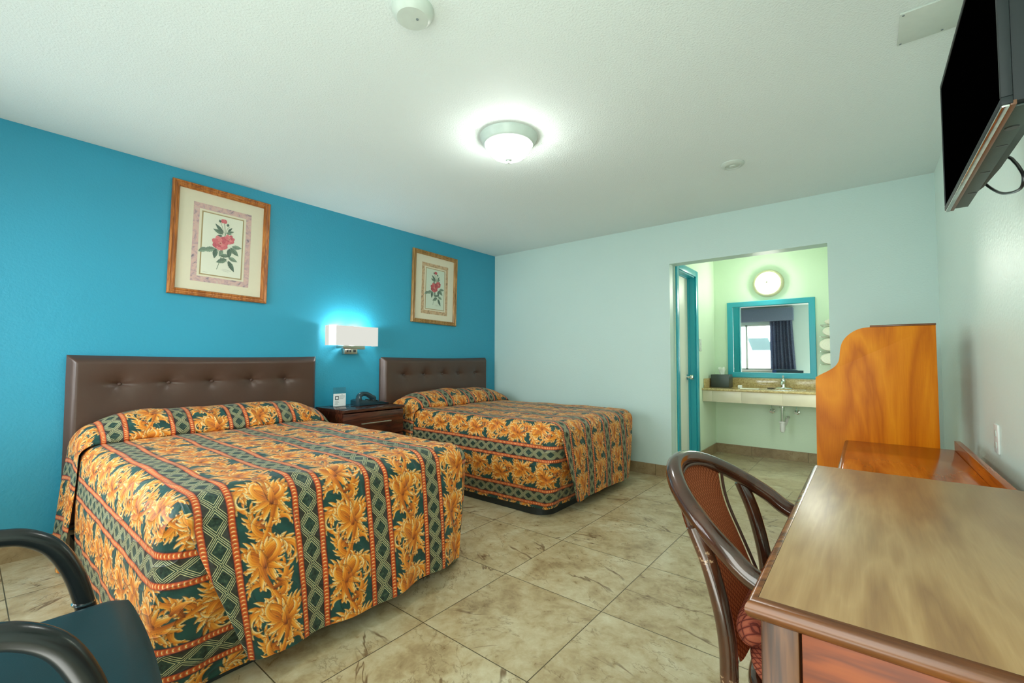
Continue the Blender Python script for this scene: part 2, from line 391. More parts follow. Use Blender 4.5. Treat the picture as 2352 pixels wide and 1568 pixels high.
def obj(name, bm, mat, parent=None, smooth=True, angle=35, fix=True):
    if fix: bmesh.ops.recalc_face_normals(bm, faces=bm.faces)
    me = bpy.data.meshes.new(name); bm.to_mesh(me); bm.free()
    if smooth:
        me.polygons.foreach_set('use_smooth', [True] * len(me.polygons)); me.set_sharp_from_angle(angle=math.radians(angle))
    return link(name, me, mat, parent)
def thing(name, label, cat, loc, group=None):
    o = bpy.data.objects.new(name, None); C.objects.link(o); o.location = loc; o.empty_display_size = .1
    ORG[o.name] = Vector(loc); return tag(o, label, cat, group)
def tag(o, label, cat, group=None):
    o['label'] = label; o['category'] = cat
    if group: o['group'] = group
    return o
def struct(name, bm, mat, parent=None, smooth=False):
    o = obj(name, bm, mat, parent, smooth)
    if parent is None: o['kind'] = 'structure'
    return o
def NB(): return bmesh.new()
def bx(*a, **k): return box(NB(), *a, **k)
# ------------------------------------------------------------------ the room shell
H = 2.44; XF = -5.2; XA = 1.57; YR = -4.1; YAL = -2.24; YAR = -3.62; T = .14
b = bx(XF - .3, XA + .2, YR - .2, .2, -.1, 0); struct('floor', b, MT['floor'])
b = bx(XF - .3, XA + .2, YR - .2, .2, H, H + .1); struct('ceiling', b, MT['ceil'])
struct('wall_left', bx(XF, 0, 0, .15, 0, H), MT['blue'])
struct('wall_right', bx(XF, 0, YR - .15, YR, 0, H), MT['mint_gloss'])
OY0, OY1, OZ = -2.232, -3.476, 2.042
b = NB(); box(b, 0, T, OY0, .15, 0, H); box(b, 0, T, YR - .15, OY1, 0, H); box(b, 0, T, OY1, OY0, OZ, H)
struct('wall_back', b, MT['mint'])
# alcove walls
DX0, DX1, DZ = .21, .775, 2.03
b = NB(); box(b, T, DX0, YAL, YAL + .12, 0, H); box(b, DX1, XA, YAL, YAL + .12, 0, H); box(b, DX0, DX1, YAL, YAL + .12, DZ, H)
struct('wall_alcove_left', b, MT['alcove'])
struct('wall_alcove_right', bx(T, XA, YAR - .12, YAR, 0, H), MT['alcove'])
struct('wall_alcove_back', bx(XA, XA + .12, YAR - .12, YAL + .12, 0, H), MT['alcove'])
# front wall behind the camera with the window
WY0, WY1, WZ0, WZ1 = -.55, -1.93, .87, 2.02
b = NB(); box(b, XF - .15, XF, WY0, .15, 0, H); box(b, XF - .15, XF, YR - .15, WY1, 0, H); box(b, XF - .15, XF, WY1, WY0, WZ1, H); box(b, XF - .15, XF, WY1, WY0, 0, WZ0)
struct('wall_front', b, MT['mint'])
# baseboards
bt = .106
struct('baseboard_left', bx(XF, 0, -.012, 0, 0, bt), MT['base'])
struct('baseboard_back', bx(-.012, 0, OY0, -.012, 0, bt), MT['base'])
b = NB(); box(b, -.012, 0, YR, OY1, 0, bt); struct('baseboard_right', b, MT['base'])
b = NB(); box(b, XA - .012, XA, YAR, YAL, 0, bt); box(b, .87, XA - .012, YAL - .012, YAL, 0, bt); box(b, T, XA - .012, YAR, YAR + .012, 0, bt)
struct('baseboard_alcove', b, MT['base'])
# bathroom door and its teal casing
d = bx(DX0 + .014, DX1 - .014, YAL + .075, YAL + .11, 0.005, DZ - .014, .002); dr = struct('door_1', d, MT['door'])
b = NB(); lathe(b, [(0, -.07), (.018, -.07), (.027, -.062), (.028, -.045), (.014, -.034), (.011, -.012), (.030, -.008), (.031, 0), (0, 0)], (.700, YAL + .075, .93), 'y', 24)
obj('door_handle', b, MT['chrome'], dr)
b = NB()
box(b, DX0 + .0005, DX0 + .012, YAL - .001, YAL + .12, 0, DZ); box(b, DX1 - .012, DX1 - .0005, YAL - .001, YAL + .12, 0, DZ); box(b, DX0 + .0005, DX1 - .0005, YAL - .001, YAL + .12, DZ - .012, DZ - .0005)
box(b, DX1 - .022, DX1 - .012, YAL + .055, YAL + .074, 0, DZ - .012); box(b, DX0 + .012, DX1 - .012, YAL + .055, YAL + .074, DZ - .022, DZ - .012)
box(b, T + .002, DX0, YAL - .016, YAL, 0, DZ + .065, .003); box(b, DX1, DX1 + .075, YAL - .016, YAL, 0, DZ + .065, .003); box(b, DX0, DX1, YAL - .016, YAL, DZ, DZ + .065, .003)
struct('trim_1', b, MT['teal'], smooth=True)
# front window: frame, sliding mullion, panes
wn = NB(); fx0, fx1 = XF - .09, XF - .03
for a in ((WY1, WY0, WZ0, WZ0 + .045), (WY1, WY0, WZ1 - .045, WZ1), (WY1, WY1 + .045, WZ0, WZ1), (WY0 - .045, WY0, WZ0, WZ1), (-1.34, -1.29, WZ0, WZ1)):
    box(wn, fx0, fx1, a[0], a[1], a[2], a[3], .004)
w = struct('window_1', wn, MT['offwhite'], smooth=True)
obj('pane', bx(XF - .063, XF - .058, -1.29, WY0 - .045, WZ0 + .045, WZ1 - .045), MT['glass'], w, False)
obj('pane', bx(XF - .063, XF - .058, WY1 + .045, -1.34, WZ0 + .045, WZ1 - .045), MT['glass'], w, False)
struct('trim_2', bx(XF - .03, XF + .03, WY1 - .03, WY0 + .03, WZ0 - .03, WZ0, .004), MT['white'])
# outside ground and parked truck
g = bx(-22, XF - .3, -12, 8, -.25, -.15); o = struct('ground', g, MT['asphalt'])
tr = thing('truck', 'white parked truck seen through the window in the alcove mirror', 'truck', (-8.6, -1.2, -.15))
b2 = NB(); me_poly = [(-.9 + y * .9, z) for y, z in [(-3.2, .35), (1.6, .35), (1.6, 2.3), (.3, 2.3), (-.2, 2.25), (-.75, 1.25), (-1.6, 1.15), (-3.2, 1.12)]]
prism(b2, me_poly, 'x', -9.6, -8.0, .04); obj('body', b2, MT['truck'], tr)
prism(b3 := NB(), [(-1.55, 1.42), (-.95, 1.42), (-.82, 1.80), (-1.38, 1.80)], 'x', -8.0, -7.98); obj('windshield', b3, MT['windshield'], tr)
for yy in (-1.35, -3.0, .2):
    lathe(b := NB(), [(0, 0), (.18, 0), (.2, .03), (.36, .03), (.40, 0), (.40, -.2), (0, -.2)], (-7.96, yy, .25), 'x', 32); obj('wheel', b, MT['black'], tr)
    ring = [(-7.97, yy + .46 * math.cos(a), .30 + .46 * math.sin(a)) for a in [PI * k / 16 for k in range(17)]]
    tube(b := NB(), ring, .03, 8); obj('wheel_arch', b, MT['windshield'], tr)
# curtains, valance, blue unit
def curtain(name, y0, y1, label):
    n = 60
    def f(u, v):
        y = y0 + (y1 - y0) * u; z = .90 + 1.175 * v; pin = 1 - .18 * (1 - v) * 0
        return (XF + .09 + .022 * math.sin(u * 42 + .6 * math.sin(v * 3)) + .01 * math.sin(u * 17), y + .03 * (1 - v) * (u - .5) * 1.2 * (1 if y1 < y0 else -1) * 0 + (.06 * (1 - v) * (-u if True else 0)), z)
    b = grid(NB(), f, 90, 12); bmesh.ops.solidify(b, geom=b.faces[:], thickness=.003)
    return tag(obj(name, b, MT['curtain']), label, 'curtain')
curtain('curtain', -1.86, -2.33, 'slate blue pleated curtain at the window, reflected in the mirror')
curtain('curtain', -.10, -.58, 'slate blue pleated curtain beside the blue wall behind the viewer')
tag(obj('valance', bx(XF + .001, XF + .17, -2.36, -.06, 2.08, 2.39, .01), MT['valance']), 'dark blue box valance above the window, reflected in the mirror', 'valance')
tag(obj('window_unit', bx(XF + .02, XF + .16, -2.42, -1.9, .2, .88, .015), MT['navy']), 'dark blue boxy unit below the curtain, reflected in the mirror', 'appliance')
# ------------------------------------------------------------------ ceiling fixtures
L = thing('ceiling_light', 'lit frosted glass dome light with pale metal ring on the ceiling', 'ceiling light', (-2.25, -2.06, H))
c = (-2.25, -2.06, H)
lathe(b := NB(), [(0, 0), (.172, 0), (.172, -.006), (.165, -.012), (.160, -.030), (.150, -.040), (.146, -.050), (.134, -.052), (.130, -.045)], c, 'z', 64); obj('ring', b, MT['whitemetal'], L, angle=60)
lathe(b := NB(), [(.133, -.046), (.130, -.062), (.118, -.088), (.095, -.112), (.060, -.130), (.020, -.137), (0, -.137)], c, 'z', 64); obj('dome', b, MT['dome'], L, angle=80)
lathe(b := NB(), [(0, -.134), (.022, -.134), (.020, -.139), (.008, -.142), (.006, -.150), (.008, -.155), (0, -.160)], c, 'z', 24); obj('finial', b, MT['whitemetal'], L)
s = thing('smoke_detector', 'round white smoke detector on the ceiling near the top edge', 'smoke detector', (-3.225, -2.385, H))
lathe(b := NB(), [(0, 0), (.078, 0), (.078, -.012), (.070, -.030), (.058, -.040), (.0, -.042)], (-3.225, -2.385, H), 'z', 48); obj('housing', b, MT['offwhite'], s)
lathe(b := NB(), [(0, -.0415), (.005, -.0415), (.005, -.0435), (0, -.0435)], (-3.215, -2.400, H), 'z', 16); obj('test_button', b, MT['greyink'], s)
s = thing('ceiling_sensor', 'small flat round white cover plate on the ceiling toward the alcove', 'sensor', (-1.03, -3.02, H))
lathe(b := NB(), [(0, 0), (.072, 0), (.072, -.006), (.060, -.016), (.048, -.018), (.044, -.012), (.0, -.012)], (-1.03, -3.02, H), 'z', 48); obj('cover', b, MT['offwhite'], s)
lathe(b := NB(), [(0, -.010), (.022, -.010), (.020, -.020), (0, -.022)], (-1.03, -3.02, H), 'z', 24); obj('centre_cap', b, MT['offwhite'], s)
s = thing('access_panel', 'flat white rectangular panel screwed to the ceiling behind the television', 'panel', (-1.94, -3.95, H))
obj('plate', bx(-2.05, -1.835, -4.09, -3.825, H - .008, H, .002), MT['offwhite'], s)
for q in ((-2.04, -3.835), (-1.845, -3.835), (-1.85, -3.96)):
    lathe(b := NB(), [(0, -.010), (.004, -.010), (.004, -.006), (0, -.006)], (q[0], q[1], H), 'z', 10); obj('screw', b, MT['greyink'], s)
# ------------------------------------------------------------------ headboards
def headboard(x0, x1, btn, label):
    r = thing('headboard', label, 'headboard', ((x0 + x1) / 2, -.04, .12), 'brown button tufted headboards')
    zt, zb = 1.128, .12; w = x1 - x0; hh = zt - zb; zc = .958
    def f(u, v):
        x = x0 + w * u; z = zb + hh * v
        ed = min(u * w, (1 - u) * w, v * hh, (1 - v) * hh); d = .078 * min(1, .35 + .65 * math.sin(min(1, ed / .045) * PI / 2))
        for bxx in btn:
            rr = math.hypot(x - bxx, (z - zc)); an = math.atan2(z - zc, x - bxx)
            d -= .036 * math.exp(-(rr / .046) ** 1.0) + .010 * math.exp(-rr / .085) * max(0, math.cos(an * 2 + 0.2)) ** 5
        flare = .010 * (v ** 14) * ((2 * u - 1) ** 2)
        return (x, -.004 - d, z + flare)
    b = grid(NB(), f, 260, 150); box(b, x0 + .004, x1 - .004, -.03, -.002, zb, zt - .006); obj('padded_panel', b, MT['leather'], r, angle=80)
    for bxx in btn:
        lathe(bb := NB(), [(0, -.014), (.007, -.012), (.012, -.005), (.012, .004), (0, .004)], (bxx, -.044, zc), 'y', 20); obj('button', bb, MT['leather'], r)
B1 = [-3.627, -3.377, -3.128, -2.869, -2.619]; B2 = [-1.446, -1.187, -.929, -.689, -.414]
headboard(-3.865, -2.362, B1, 'dark brown tufted vinyl headboard of the near bed, left of the nightstand')
headboard(-1.714, -.211, [x for x in B2], 'dark brown tufted vinyl headboard of the far bed, right of the nightstand')
# ------------------------------------------------------------------ nightstand, phone, card
n = thing('nightstand', 'dark mahogany nightstand with bar pull drawer between the two beds', 'nightstand', (-2.05, -.24, 0))
x0, x1, yf = -2.345, -1.757, -.45
obj('top', bx(x0 - .006, x1 + .006, yf - .006, -.02, .685, .71, .003), MT['darktop'], n)
b = NB(); box(b, x0, x0 + .02, yf + .018, -.02, 0, .685); box(b, x1 - .02, x1, yf + .018, -.02, 0, .685); box(b, x0 + .02, x1 - .02, -.035, -.02, .05, .685); box(b, x0 + .02, x1 - .02, yf + .018, -.035, .05, .07); box(b, x0 + .02, x1 - .02, yf + .03, -.035, .60, .62)
obj('carcass', b, MT['darkwood'], n)
for z0, z1 in ((.475, .676), (.27, .467), (.065, .262)):
    dd = obj('drawer', bx(x0 + .003, x1 - .003, yf, yf + .018, z0, z1, .002), MT['darkwood'], n)
    zc = z0 + .112; b = NB(); tube(b, [(-2.195, yf - .022, zc), (-1.905, yf - .022, zc)], .006, 10)
    for xx in (-2.15, -1.95): tube(b, [(xx, yf - .022, zc), (xx, yf + .002, zc)], .004, 8)
    obj('handle', b, MT['nickel'], dd)
c = thing('table_card', 'small white printed card in a clear stand on the nightstand', 'card', (-2.205, -.15, .71))
obj('stand', bx(-2.262, -2.146, -.150, -.147, .712, .874, .0008), MT['acrylic'], c, False)
obj('foot', bx(-2.262, -2.146, -.20, -.10, .710, .713, .0008), MT['acrylic'], c, False)
obj('card', bx(-2.261, -2.147, -.1525, -.1505, .714, .820), MT['paper'], c, False)
b = NB()
def ringpoly(bm, cx, cz, y, w, t):
    for (a0, a1, c0, c1) in ((-w, w, w - t, w), (-w, w, -w, -w + t), (-w, -w + t, -w + t, w - t), (w - t, w, -w + t, w - t)): box(bm, cx + a0, cx + a1, y - .0006, y, cz + c0, cz + c1)
ringpoly(b, -2.230, .784, -.1526, .0165, .006); obj('square_logo', b, MT['darkink'], c, False)
for z, a, e in ((.809, -2.189, -2.176), (.800, -2.207, -2.158), (.793, -2.207, -2.156), (.783, -2.207, -2.160), (.776, -2.207, -2.170), (.752, -2.249, -2.214), (.746, -2.249, -2.210), (.735, -2.249, -2.222), (.728, -2.249, -2.216)):
    obj('text_line', bx(a, e, -.1531, -.1526, z, z + .0022), MT['greyink'], c, False)
ph = thing('telephone', 'dark corded desk telephone with pale keypad plate on the nightstand', 'telephone', (-1.93, -.19, .71))
def wedge(poly, y0, y1, bev): return prism(NB(), poly, 'y', y0, y1, bev)
b = prism(NB(), [(-2.085, .711), (-1.78, .711), (-1.78, .720), (-1.86, .738), (-2.00, .752), (-2.06, .765), (-2.085, .755)], 'y', -.27, -.12, .008); obj('body', b, MT['phone'], ph)
b = grid(NB(), lambda u, v: (-1.995 + .20 * u, -.262 + .135 * v, .7535 - .030 * u), 4, 4); bmesh.ops.solidify(b, geom=b.faces[:], thickness=.004)
kp = obj('keypad_plate', b, MT['phonekeys'], ph)
b = NB()
for i in range(3):
    for j in range(4): box(b, -1.955 + .030 * i, -1.940 + .030 * i, -.243 + .026 * j, -.228 + .026 * j, .748 - .0045 * i, .757 - .0045 * i, .001)
obj('keys', b, MT['black'], kp)
obj('label_strip', bx(-1.812, -1.800, -.255, -.135, .724, .7275), MT['redink'], kp)
hs = [(-2.085, -.255, .765), (-2.075, -.245, .795), (-2.04, -.24, .812), (-1.99, -.235, .806), (-1.95, -.23, .782), (-1.915, -.225, .765)]
b = tube(NB(), catmull(hs, 5), [.019 + .005 * abs(math.cos(PI * i / 25)) for i in range(26)], 14); hst = obj('handset', b, MT['phone'], ph)
b = NB(); tube(b, [(-2.083, -.25, .78), (-2.083, -.25, .752)], .026, 16); obj('earpiece', b, MT['phone'], hst)
tube(b := NB(), [(-1.92, -.225, .776), (-1.92, -.225, .748)], .025, 16); obj('mouthpiece', b, MT['phone'], hst)
# ------------------------------------------------------------------ wall sconce
s = thing('wall_sconce', 'lit white rectangular wall sconce with outlet box above the nightstand', 'wall lamp', (-2.045, -.02, 1.16))
b = NB(); P = [(-2.275, -.02), (-2.275, -.085), (-2.232, -.125), (-1.812, -.125), (-1.812, -.02)]
for z0, z1 in ((1.237, 1.412),):
    A = [b.verts.new((x, y, z0)) for x, y in P]; B_ = [b.verts.new((x, y, z1)) for x, y in P]
    for i in range(4): b.faces.new((A[i], A[i + 1], B_[i + 1], B_[i]))
bmesh.ops.solidify(b, geom=b.faces[:], thickness=.002); obj('lamp_shade', b, MT['shade'], s, False)
obj('back_plate', bx(-2.17, -1.93, -.018, 0, 1.255, 1.36, .002), MT['nickel'], s)
b = NB(); box(b, -2.165, -1.948, -.125, -.117, 1.206, 1.236, .001); box(b, -2.165, -2.155, -.118, -.01, 1.212, 1.234, .001); box(b, -1.958, -1.948, -.118, -.01, 1.212, 1.234, .001); box(b, -2.150, -1.963, -.119, -.113, 1.222, 1.2372, .001)
obj('bracket', b, MT['nickel'], s)
ob = obj('outlet_box', bx(-2.105, -1.975, -.045, 0, 1.162, 1.216, .003), MT['nickel'], s)
for xx, ww in ((-2.082, .016), (-2.055, .016), (-2.018, .026)):
    sw = obj('rocker_switch' if ww < .02 else 'socket', bx(xx, xx + ww, -.049, -.044, 1.180, 1.203, .001), MT['black'], ob)
obj('switch_lever', tube(NB(), [(-2.048, -.047, 1.200), (-2.040, -.058, 1.216)], .003, 8), MT['nickel'], ob)
for xx in (-2.14, -1.95):
    lathe(b := NB(), [(0, .03), (.018, .022), (.026, 0), (.018, -.022), (.010, -.04), (0, -.04)], (xx, -.07, 1.33), 'z', 20); obj('bulb', b, MT['shade'], s)
# ------------------------------------------------------------------ framed prints
def picture(x0, x1, z0, z1, rot, fm, band, label, fw, pale):
    cx, cz = (x0 + x1) / 2, (z0 + z1) / 2; w, h = x1 - x0, z1 - z0
    r = thing('framed_print', label, 'picture', (cx, -.004, z0)); r.rotation_euler = (0, math.radians(rot), 0)
    X = lambda f: x0 + f * w
    prof = [(0, .0), (0, .020), (.006, .028), (.012, .028), (.016, .023), (.026, .022), (.030, .027), (.038, .024), (fw, .012), (fw, 0)]
    b = NB(); cs = [(x0, z0, 1, 1), (x1, z0, -1, 1), (x1, z1, -1, -1), (x0, z1, 1, -1)]
    rings = [[b.verts.new((px + sx * d, -.004 - t, pz + sz * d)) for d, t in prof] for px, pz, sx, sz in cs]
    for k in range(4):
        A, B_ = rings[k], rings[(k + 1) % 4]
        for i in range(len(prof)): b.faces.new((A[i], A[(i + 1) % len(prof)], B_[(i + 1) % len(prof)], B_[i]))
    obj('frame', b, fm, r, angle=25)
    Z = lambda f: z1 - f * h
    def rect(name, fx, fzt, fzb, y, mat, par=r):
        return obj(name, bx(X(fx), X(1 - fx), y, y + .001, Z(fzb), Z(fzt)), mat, par, False)
    m = rect('mat_board', .05, .04, .96, -.009, MT['mat'])
    rect('marbled_band', .205, .155, .865, -.0100, band, m); rect('inner_mat', .262, .205, .815, -.0110, MT['mat'], m); rect('gold_fillet', .285, .222, .800, -.0120, MT['goldline'], m)
    rect('art_paper', .298, .232, .790, -.0130, pale, m)
    # flower spray : flat printed shapes
    ax0, ax1, az0, az1 = X(.298), X(.702), Z(.79), Z(.232); aw, ah = ax1 - ax0, az1 - az0
    b = NB(); cl = b.loops.layers.float_color.new('tint'); ly = [0]
    def P(u, v): return (ax0 + u * aw, az0 + v * ah)
    def poly(pts, col):
        ly[0] += 1; y = -.01315 - ly[0] * .000012
        f = b.faces.new([b.verts.new((p[0], y, p[1])) for p in pts])
        for l in f.loops: l[cl] = (*col, 1)
    def leaf(u, v, a, L, W, col):
        px, pz = P(u, v); ca, sa = math.cos(a), math.sin(a); L *= ah; W *= ah
        prof = [(t, math.sin(PI * t ** .8) * (1 + .12 * math.sin(t * 40))) for t in [i / 14 for i in range(15)]]
        up = [(t * L, s_ * W) for t, s_ in prof]; dn = [(t * L, -s_ * W) for t, s_ in prof][::-1]
        tr_ = lambda q: (px + q[0] * ca - q[1] * sa, pz + q[0] * sa + q[1] * ca)
        poly([tr_(q) for q in up] + [tr_((0, 0))], col); poly([tr_(q) for q in dn[:-1]] + [tr_((0, 0))], tuple(c_ * .72 for c_ in col))
        poly([tr_((0, .0015)), tr_((L * .95, 0)), tr_((0, -.0015))], tuple(c_ * .45 for c_ in col))
    def stem(pts, wd, col):
        q = [Vector((*P(*p), 0)) for p in pts]; q = catmull(q, 6)
        for i in range(len(q) - 1):
            t = (q[i + 1] - q[i]).normalized(); nn = Vector((-t.y, t.x, 0)) * wd
            poly([(q[i] + nn)[:2], (q[i + 1] + nn)[:2], (q[i + 1] - nn)[:2], (q[i] - nn)[:2]], col)
    def petal(cx_, cz_, a, R, col):
        pts = []
        for i in range(16):
            t = 2 * PI * i / 16; rr = R * (1 + .10 * math.sin(3 * t + a)); px = R * .75 + rr * .72 * math.cos(t); pz = rr * .62 * math.sin(t)
            pts.append((cx_ + px * math.cos(a) - pz * math.sin(a), cz_ + px * math.sin(a) + pz * math.cos(a)))
        poly(pts, col)
    def flower(u, v, R, cols):
        cx_, cz_ = P(u, v); R *= ah
        for k in range(7): petal(cx_, cz_, k * .9 + .2, R * .62, cols[k % 3])
        for k in range(5): petal(cx_, cz_, k * 1.26 + .6, R * .36, cols[(k + 1) % 3])
        poly([(cx_ + R * .20 * math.cos(t), cz_ + R * .17 * math.sin(t)) for t in [2 * PI * i / 14 for i in range(14)]], srgb(206, 150, 130))
        poly([(cx_ + R * .11 * math.cos(t), cz_ + R * .09 * math.sin(t)) for t in [2 * PI * i / 14 for i in range(14)]], srgb(170, 60, 60))
    G1, G2, G3 = srgb(96, 124, 98), srgb(120, 146, 120), srgb(74, 104, 82); ST = srgb(112, 134, 104)
    if 'green' in label or True:
        stem([(.38, .10), (.47, .30), (.50, .50), (.55, .70), (.52, .90)], .0022, ST); stem([(.55, .66), (.60, .80), (.66, .84)], .0013, ST); stem([(.52, .72), (.46, .84), (.42, .90)], .0013, ST)
        stem([(.50, .34), (.62, .26), (.76, .18)], .0014, ST); stem([(.48, .38), (.30, .44), (.12, .40)], .0014, ST)
    for a in ((.12, .42, 3.7, .14, .038, G2), (.32, .44, 3.5, .19, .042, G2), (.34, .44, 4.6, .17, .036, G3), (.50, .44, 4.4, .13, .03, G2), (.44, .335, .15, .17, .03, G1), (.62, .29, 3.6, .17, .04, G1), (.66, .27, 5.2, .20, .036, G3), (.66, .33, 5.9, .15, .034, G2),
              (.70, .50, 5.5, .18, .04, G1), (.74, .52, .0, .15, .034, G2), (.68, .48, 4.7, .16, .036, G3), (.50, .70, 2.75, .16, .030, G1), (.50, .72, 2.3, .18, .028, G3), (.48, .67, 3.4, .09, .02, G3), (.60, .74, .35, .11, .018, G1), (.62, .76, .9, .10, .016, G3), (.58, .73, .0, .08, .02, G2)):
        leaf(*a)
    R1 = [srgb(200, 92, 98), srgb(184, 72, 82), srgb(214, 116, 116)] if pale is MT['art1'] else [srgb(176, 62, 64), srgb(156, 46, 52), srgb(192, 82, 80)]
    flower(.66, .63, .092, R1); flower(.44, .54, .135, R1)
    for k in range(4): petal(*P(.505, .885), 1.0 + k * .35, .020, R1[k % 3])
    leaf(.42, .885, 1.9, .05, .018, G3); leaf(.60, .845, 1.3, .05, .02, G3)
    for (u0, u1, v_) in ((.52, .70, .115), (.50, .74, .100), (.54, .68, .085), (.04, .16, .03)):
        poly([P(u0, v_), P(u1, v_ - .004), P(u1, v_ - .001), P(u0, v_ + .003)], srgb(160, 162, 144))
    obj('flower_print', b, MT['print'], m, False, fix=False)
MT['art1'] = plain('cream_art_paper', srgb(216, 218, 198), .75, var=.015); MT['art2'] = plain('pale_green_art_paper', srgb(198, 210, 190), .75, var=.015)
picture(-3.400, -2.765, 1.557, 2.352, 1.1, MT['frame1'], MT['band1'], 'large oak framed flower print with pink marbled border, above the near bed', .044, MT['art1'])
picture(-1.343, -.705, 1.502, 2.282, 1.3, MT['frame2'], MT['band2'], 'gold framed flower print with tan border, above the far bed', .044, MT['art2'])
# ------------------------------------------------------------------ bedspread
PP, RC = .308, .095      # stripe repeat, spacing of the two rope lines
def spread_mat():
    t = NT('baroque_striped_bedspread'); tc = t.new('ShaderNodeUVMap', uv_map='cloth'); sp = t.new('ShaderNodeSeparateXYZ'); t.l.new(tc.outputs[0], sp.inputs[0])
    U, V = sp.outputs[0], sp.outputs[1]
    wob = t.M('MULTIPLY', t.M('SUBTRACT', t.noise(tc.outputs[0], 9, 2), .5), .006); U = t.M('ADD', U, wob)
    s = t.M('WRAP', U, PP, 0.0)
    at = t.new('ShaderNodeAttribute', attribute_name='tint')
    d1 = t.M('ABSOLUTE', t.M('WRAP', U, PP / 2, -PP / 2)); d2 = t.M('ABSOLUTE', t.M('WRAP', t.M('SUBTRACT', U, RC), PP / 2, -PP / 2)); dr = t.M('MINIMUM', d1, d2)
    # diamond lattice
    h = .093; yv = t.M('DIVIDE', t.M('ABSOLUTE', t.M('WRAP', V, h / 2, -h / 2)), h / 2)
    q = t.M('ADD', t.M('DIVIDE', t.M('ABSOLUTE', t.M('SUBTRACT', s, RC / 2)), .037), yv)
    aq = t.M('ABSOLUTE', t.M('SUBTRACT', q, 1.0))
    l1 = t.M('SUBTRACT', 1.0, t.step(t.M('ABSOLUTE', t.M('SUBTRACT', aq, .085)), .022, .044)); l2 = t.M('SUBTRACT', 1.0, t.step(t.M('ABSOLUTE', t.M('SUBTRACT', aq, .30)), .024, .046))
    ln = t.M('MAXIMUM', l1, l2)
    vec = tc.outputs[0]
    ng = t.ramp(t.noise(vec, 70, 4, .7), [(.35, srgb(22, 32, 26)), (.55, srgb(42, 66, 54)), (.72, srgb(92, 104, 74))])
    red = t.mix(t.step(q, .9, 1.5), ng, srgb(58, 40, 32), 'MIX')
    dia = t.mix(ln, t.mix(.55, ng, red), srgb(208, 200, 146))
    ind = t.M('MULTIPLY', t.M('GREATER_THAN', s, .004), t.M('LESS_THAN', s, RC - .004))
    col = t.mix(ind, at.outputs['Color'], dia)
    # twisted rope
    ph = t.M('ADD', t.M('MULTIPLY', V, 2 * PI / .0135), t.M('MULTIPLY', dr, 130.0)); sn = t.M('SINE', ph)
    rc = t.mix(t.M('MULTIPLY', t.M('ADD', sn, 1.0), .5), srgb(188, 74, 26), srgb(232, 118, 44))
    spot = t.M('MULTIPLY', t.step(sn, .60, .95), t.M('SUBTRACT', 1.0, t.step(dr, .0035, .0062))); rc = t.mix(spot, rc, srgb(250, 214, 150))
    rc = t.mix(t.step(dr, .007, .0105), rc, srgb(150, 44, 30))
    inr = t.M('SUBTRACT', 1.0, t.step(dr, .0105, .0122)); halo = t.M('SUBTRACT', 1.0, t.step(dr, .012, .019))
    col = t.mix(t.M('MULTIPLY', halo, .6), col, srgb(52, 24, 24)); col = t.mix(inr, col, rc)
    wv = t.noise(vec, 900, 2, .5)
    col = t.mix(t.M('MULTIPLY', wv, .16), col, (0, 0, 0))
    t.set(t.mix(.10, col, (.02, .03, .02)), .50, 0, .35); t.put(t.b.inputs['Sheen Weight'], .06)
    # quilting : wavy diagonal channels
    w1 = t.M('MULTIPLY', t.M('SINE', t.M('MULTIPLY', t.M('SUBTRACT', U, V), 26.0)), .018)
    a = t.M('FRACT', t.M('DIVIDE', t.M('ADD', t.M('ADD', t.M('MULTIPLY', U, .8), t.M('MULTIPLY', V, .6)), w1), .085))
    ch = t.M('POWER', t.M('SINE', t.M('MULTIPLY', a, PI)), .35)
    n = t.bump(t.M('ADD', ch, t.M('MULTIPLY', t.noise(vec, 24, 3), .6)), .8, .011)
    t.bump(t.M('ADD', t.M('MULTIPLY', inr, sn), t.M('MULTIPLY', wv, .5)), .35, .0014, n); return t.m
MT['spread'] = spread_mat()
ACA = acanthus()
def tint(u, v):
    s = np.mod(u, PP); x = (s - (RC + PP) / 2) / (PP - RC) * .196 / .001 + 96
    y = np.mod(v, .42) / .001; band = np.floor(u / PP).astype(int); y = np.mod(y + band * 155, 420)
    x = np.clip(x, 0, 190.999); x0 = x.astype(int); y0 = y.astype(int); fx = (x - x0)[:, None]; fy = (y - y0)[:, None]
    y0 %= 420; y1 = (y0 + 1) % 420
    return (ACA[y0, x0] * (1 - fx) + ACA[y0, x0 + 1] * fx) * (1 - fy) + (ACA[y1, x0] * (1 - fx) + ACA[y1, x0 + 1] * fx) * fy
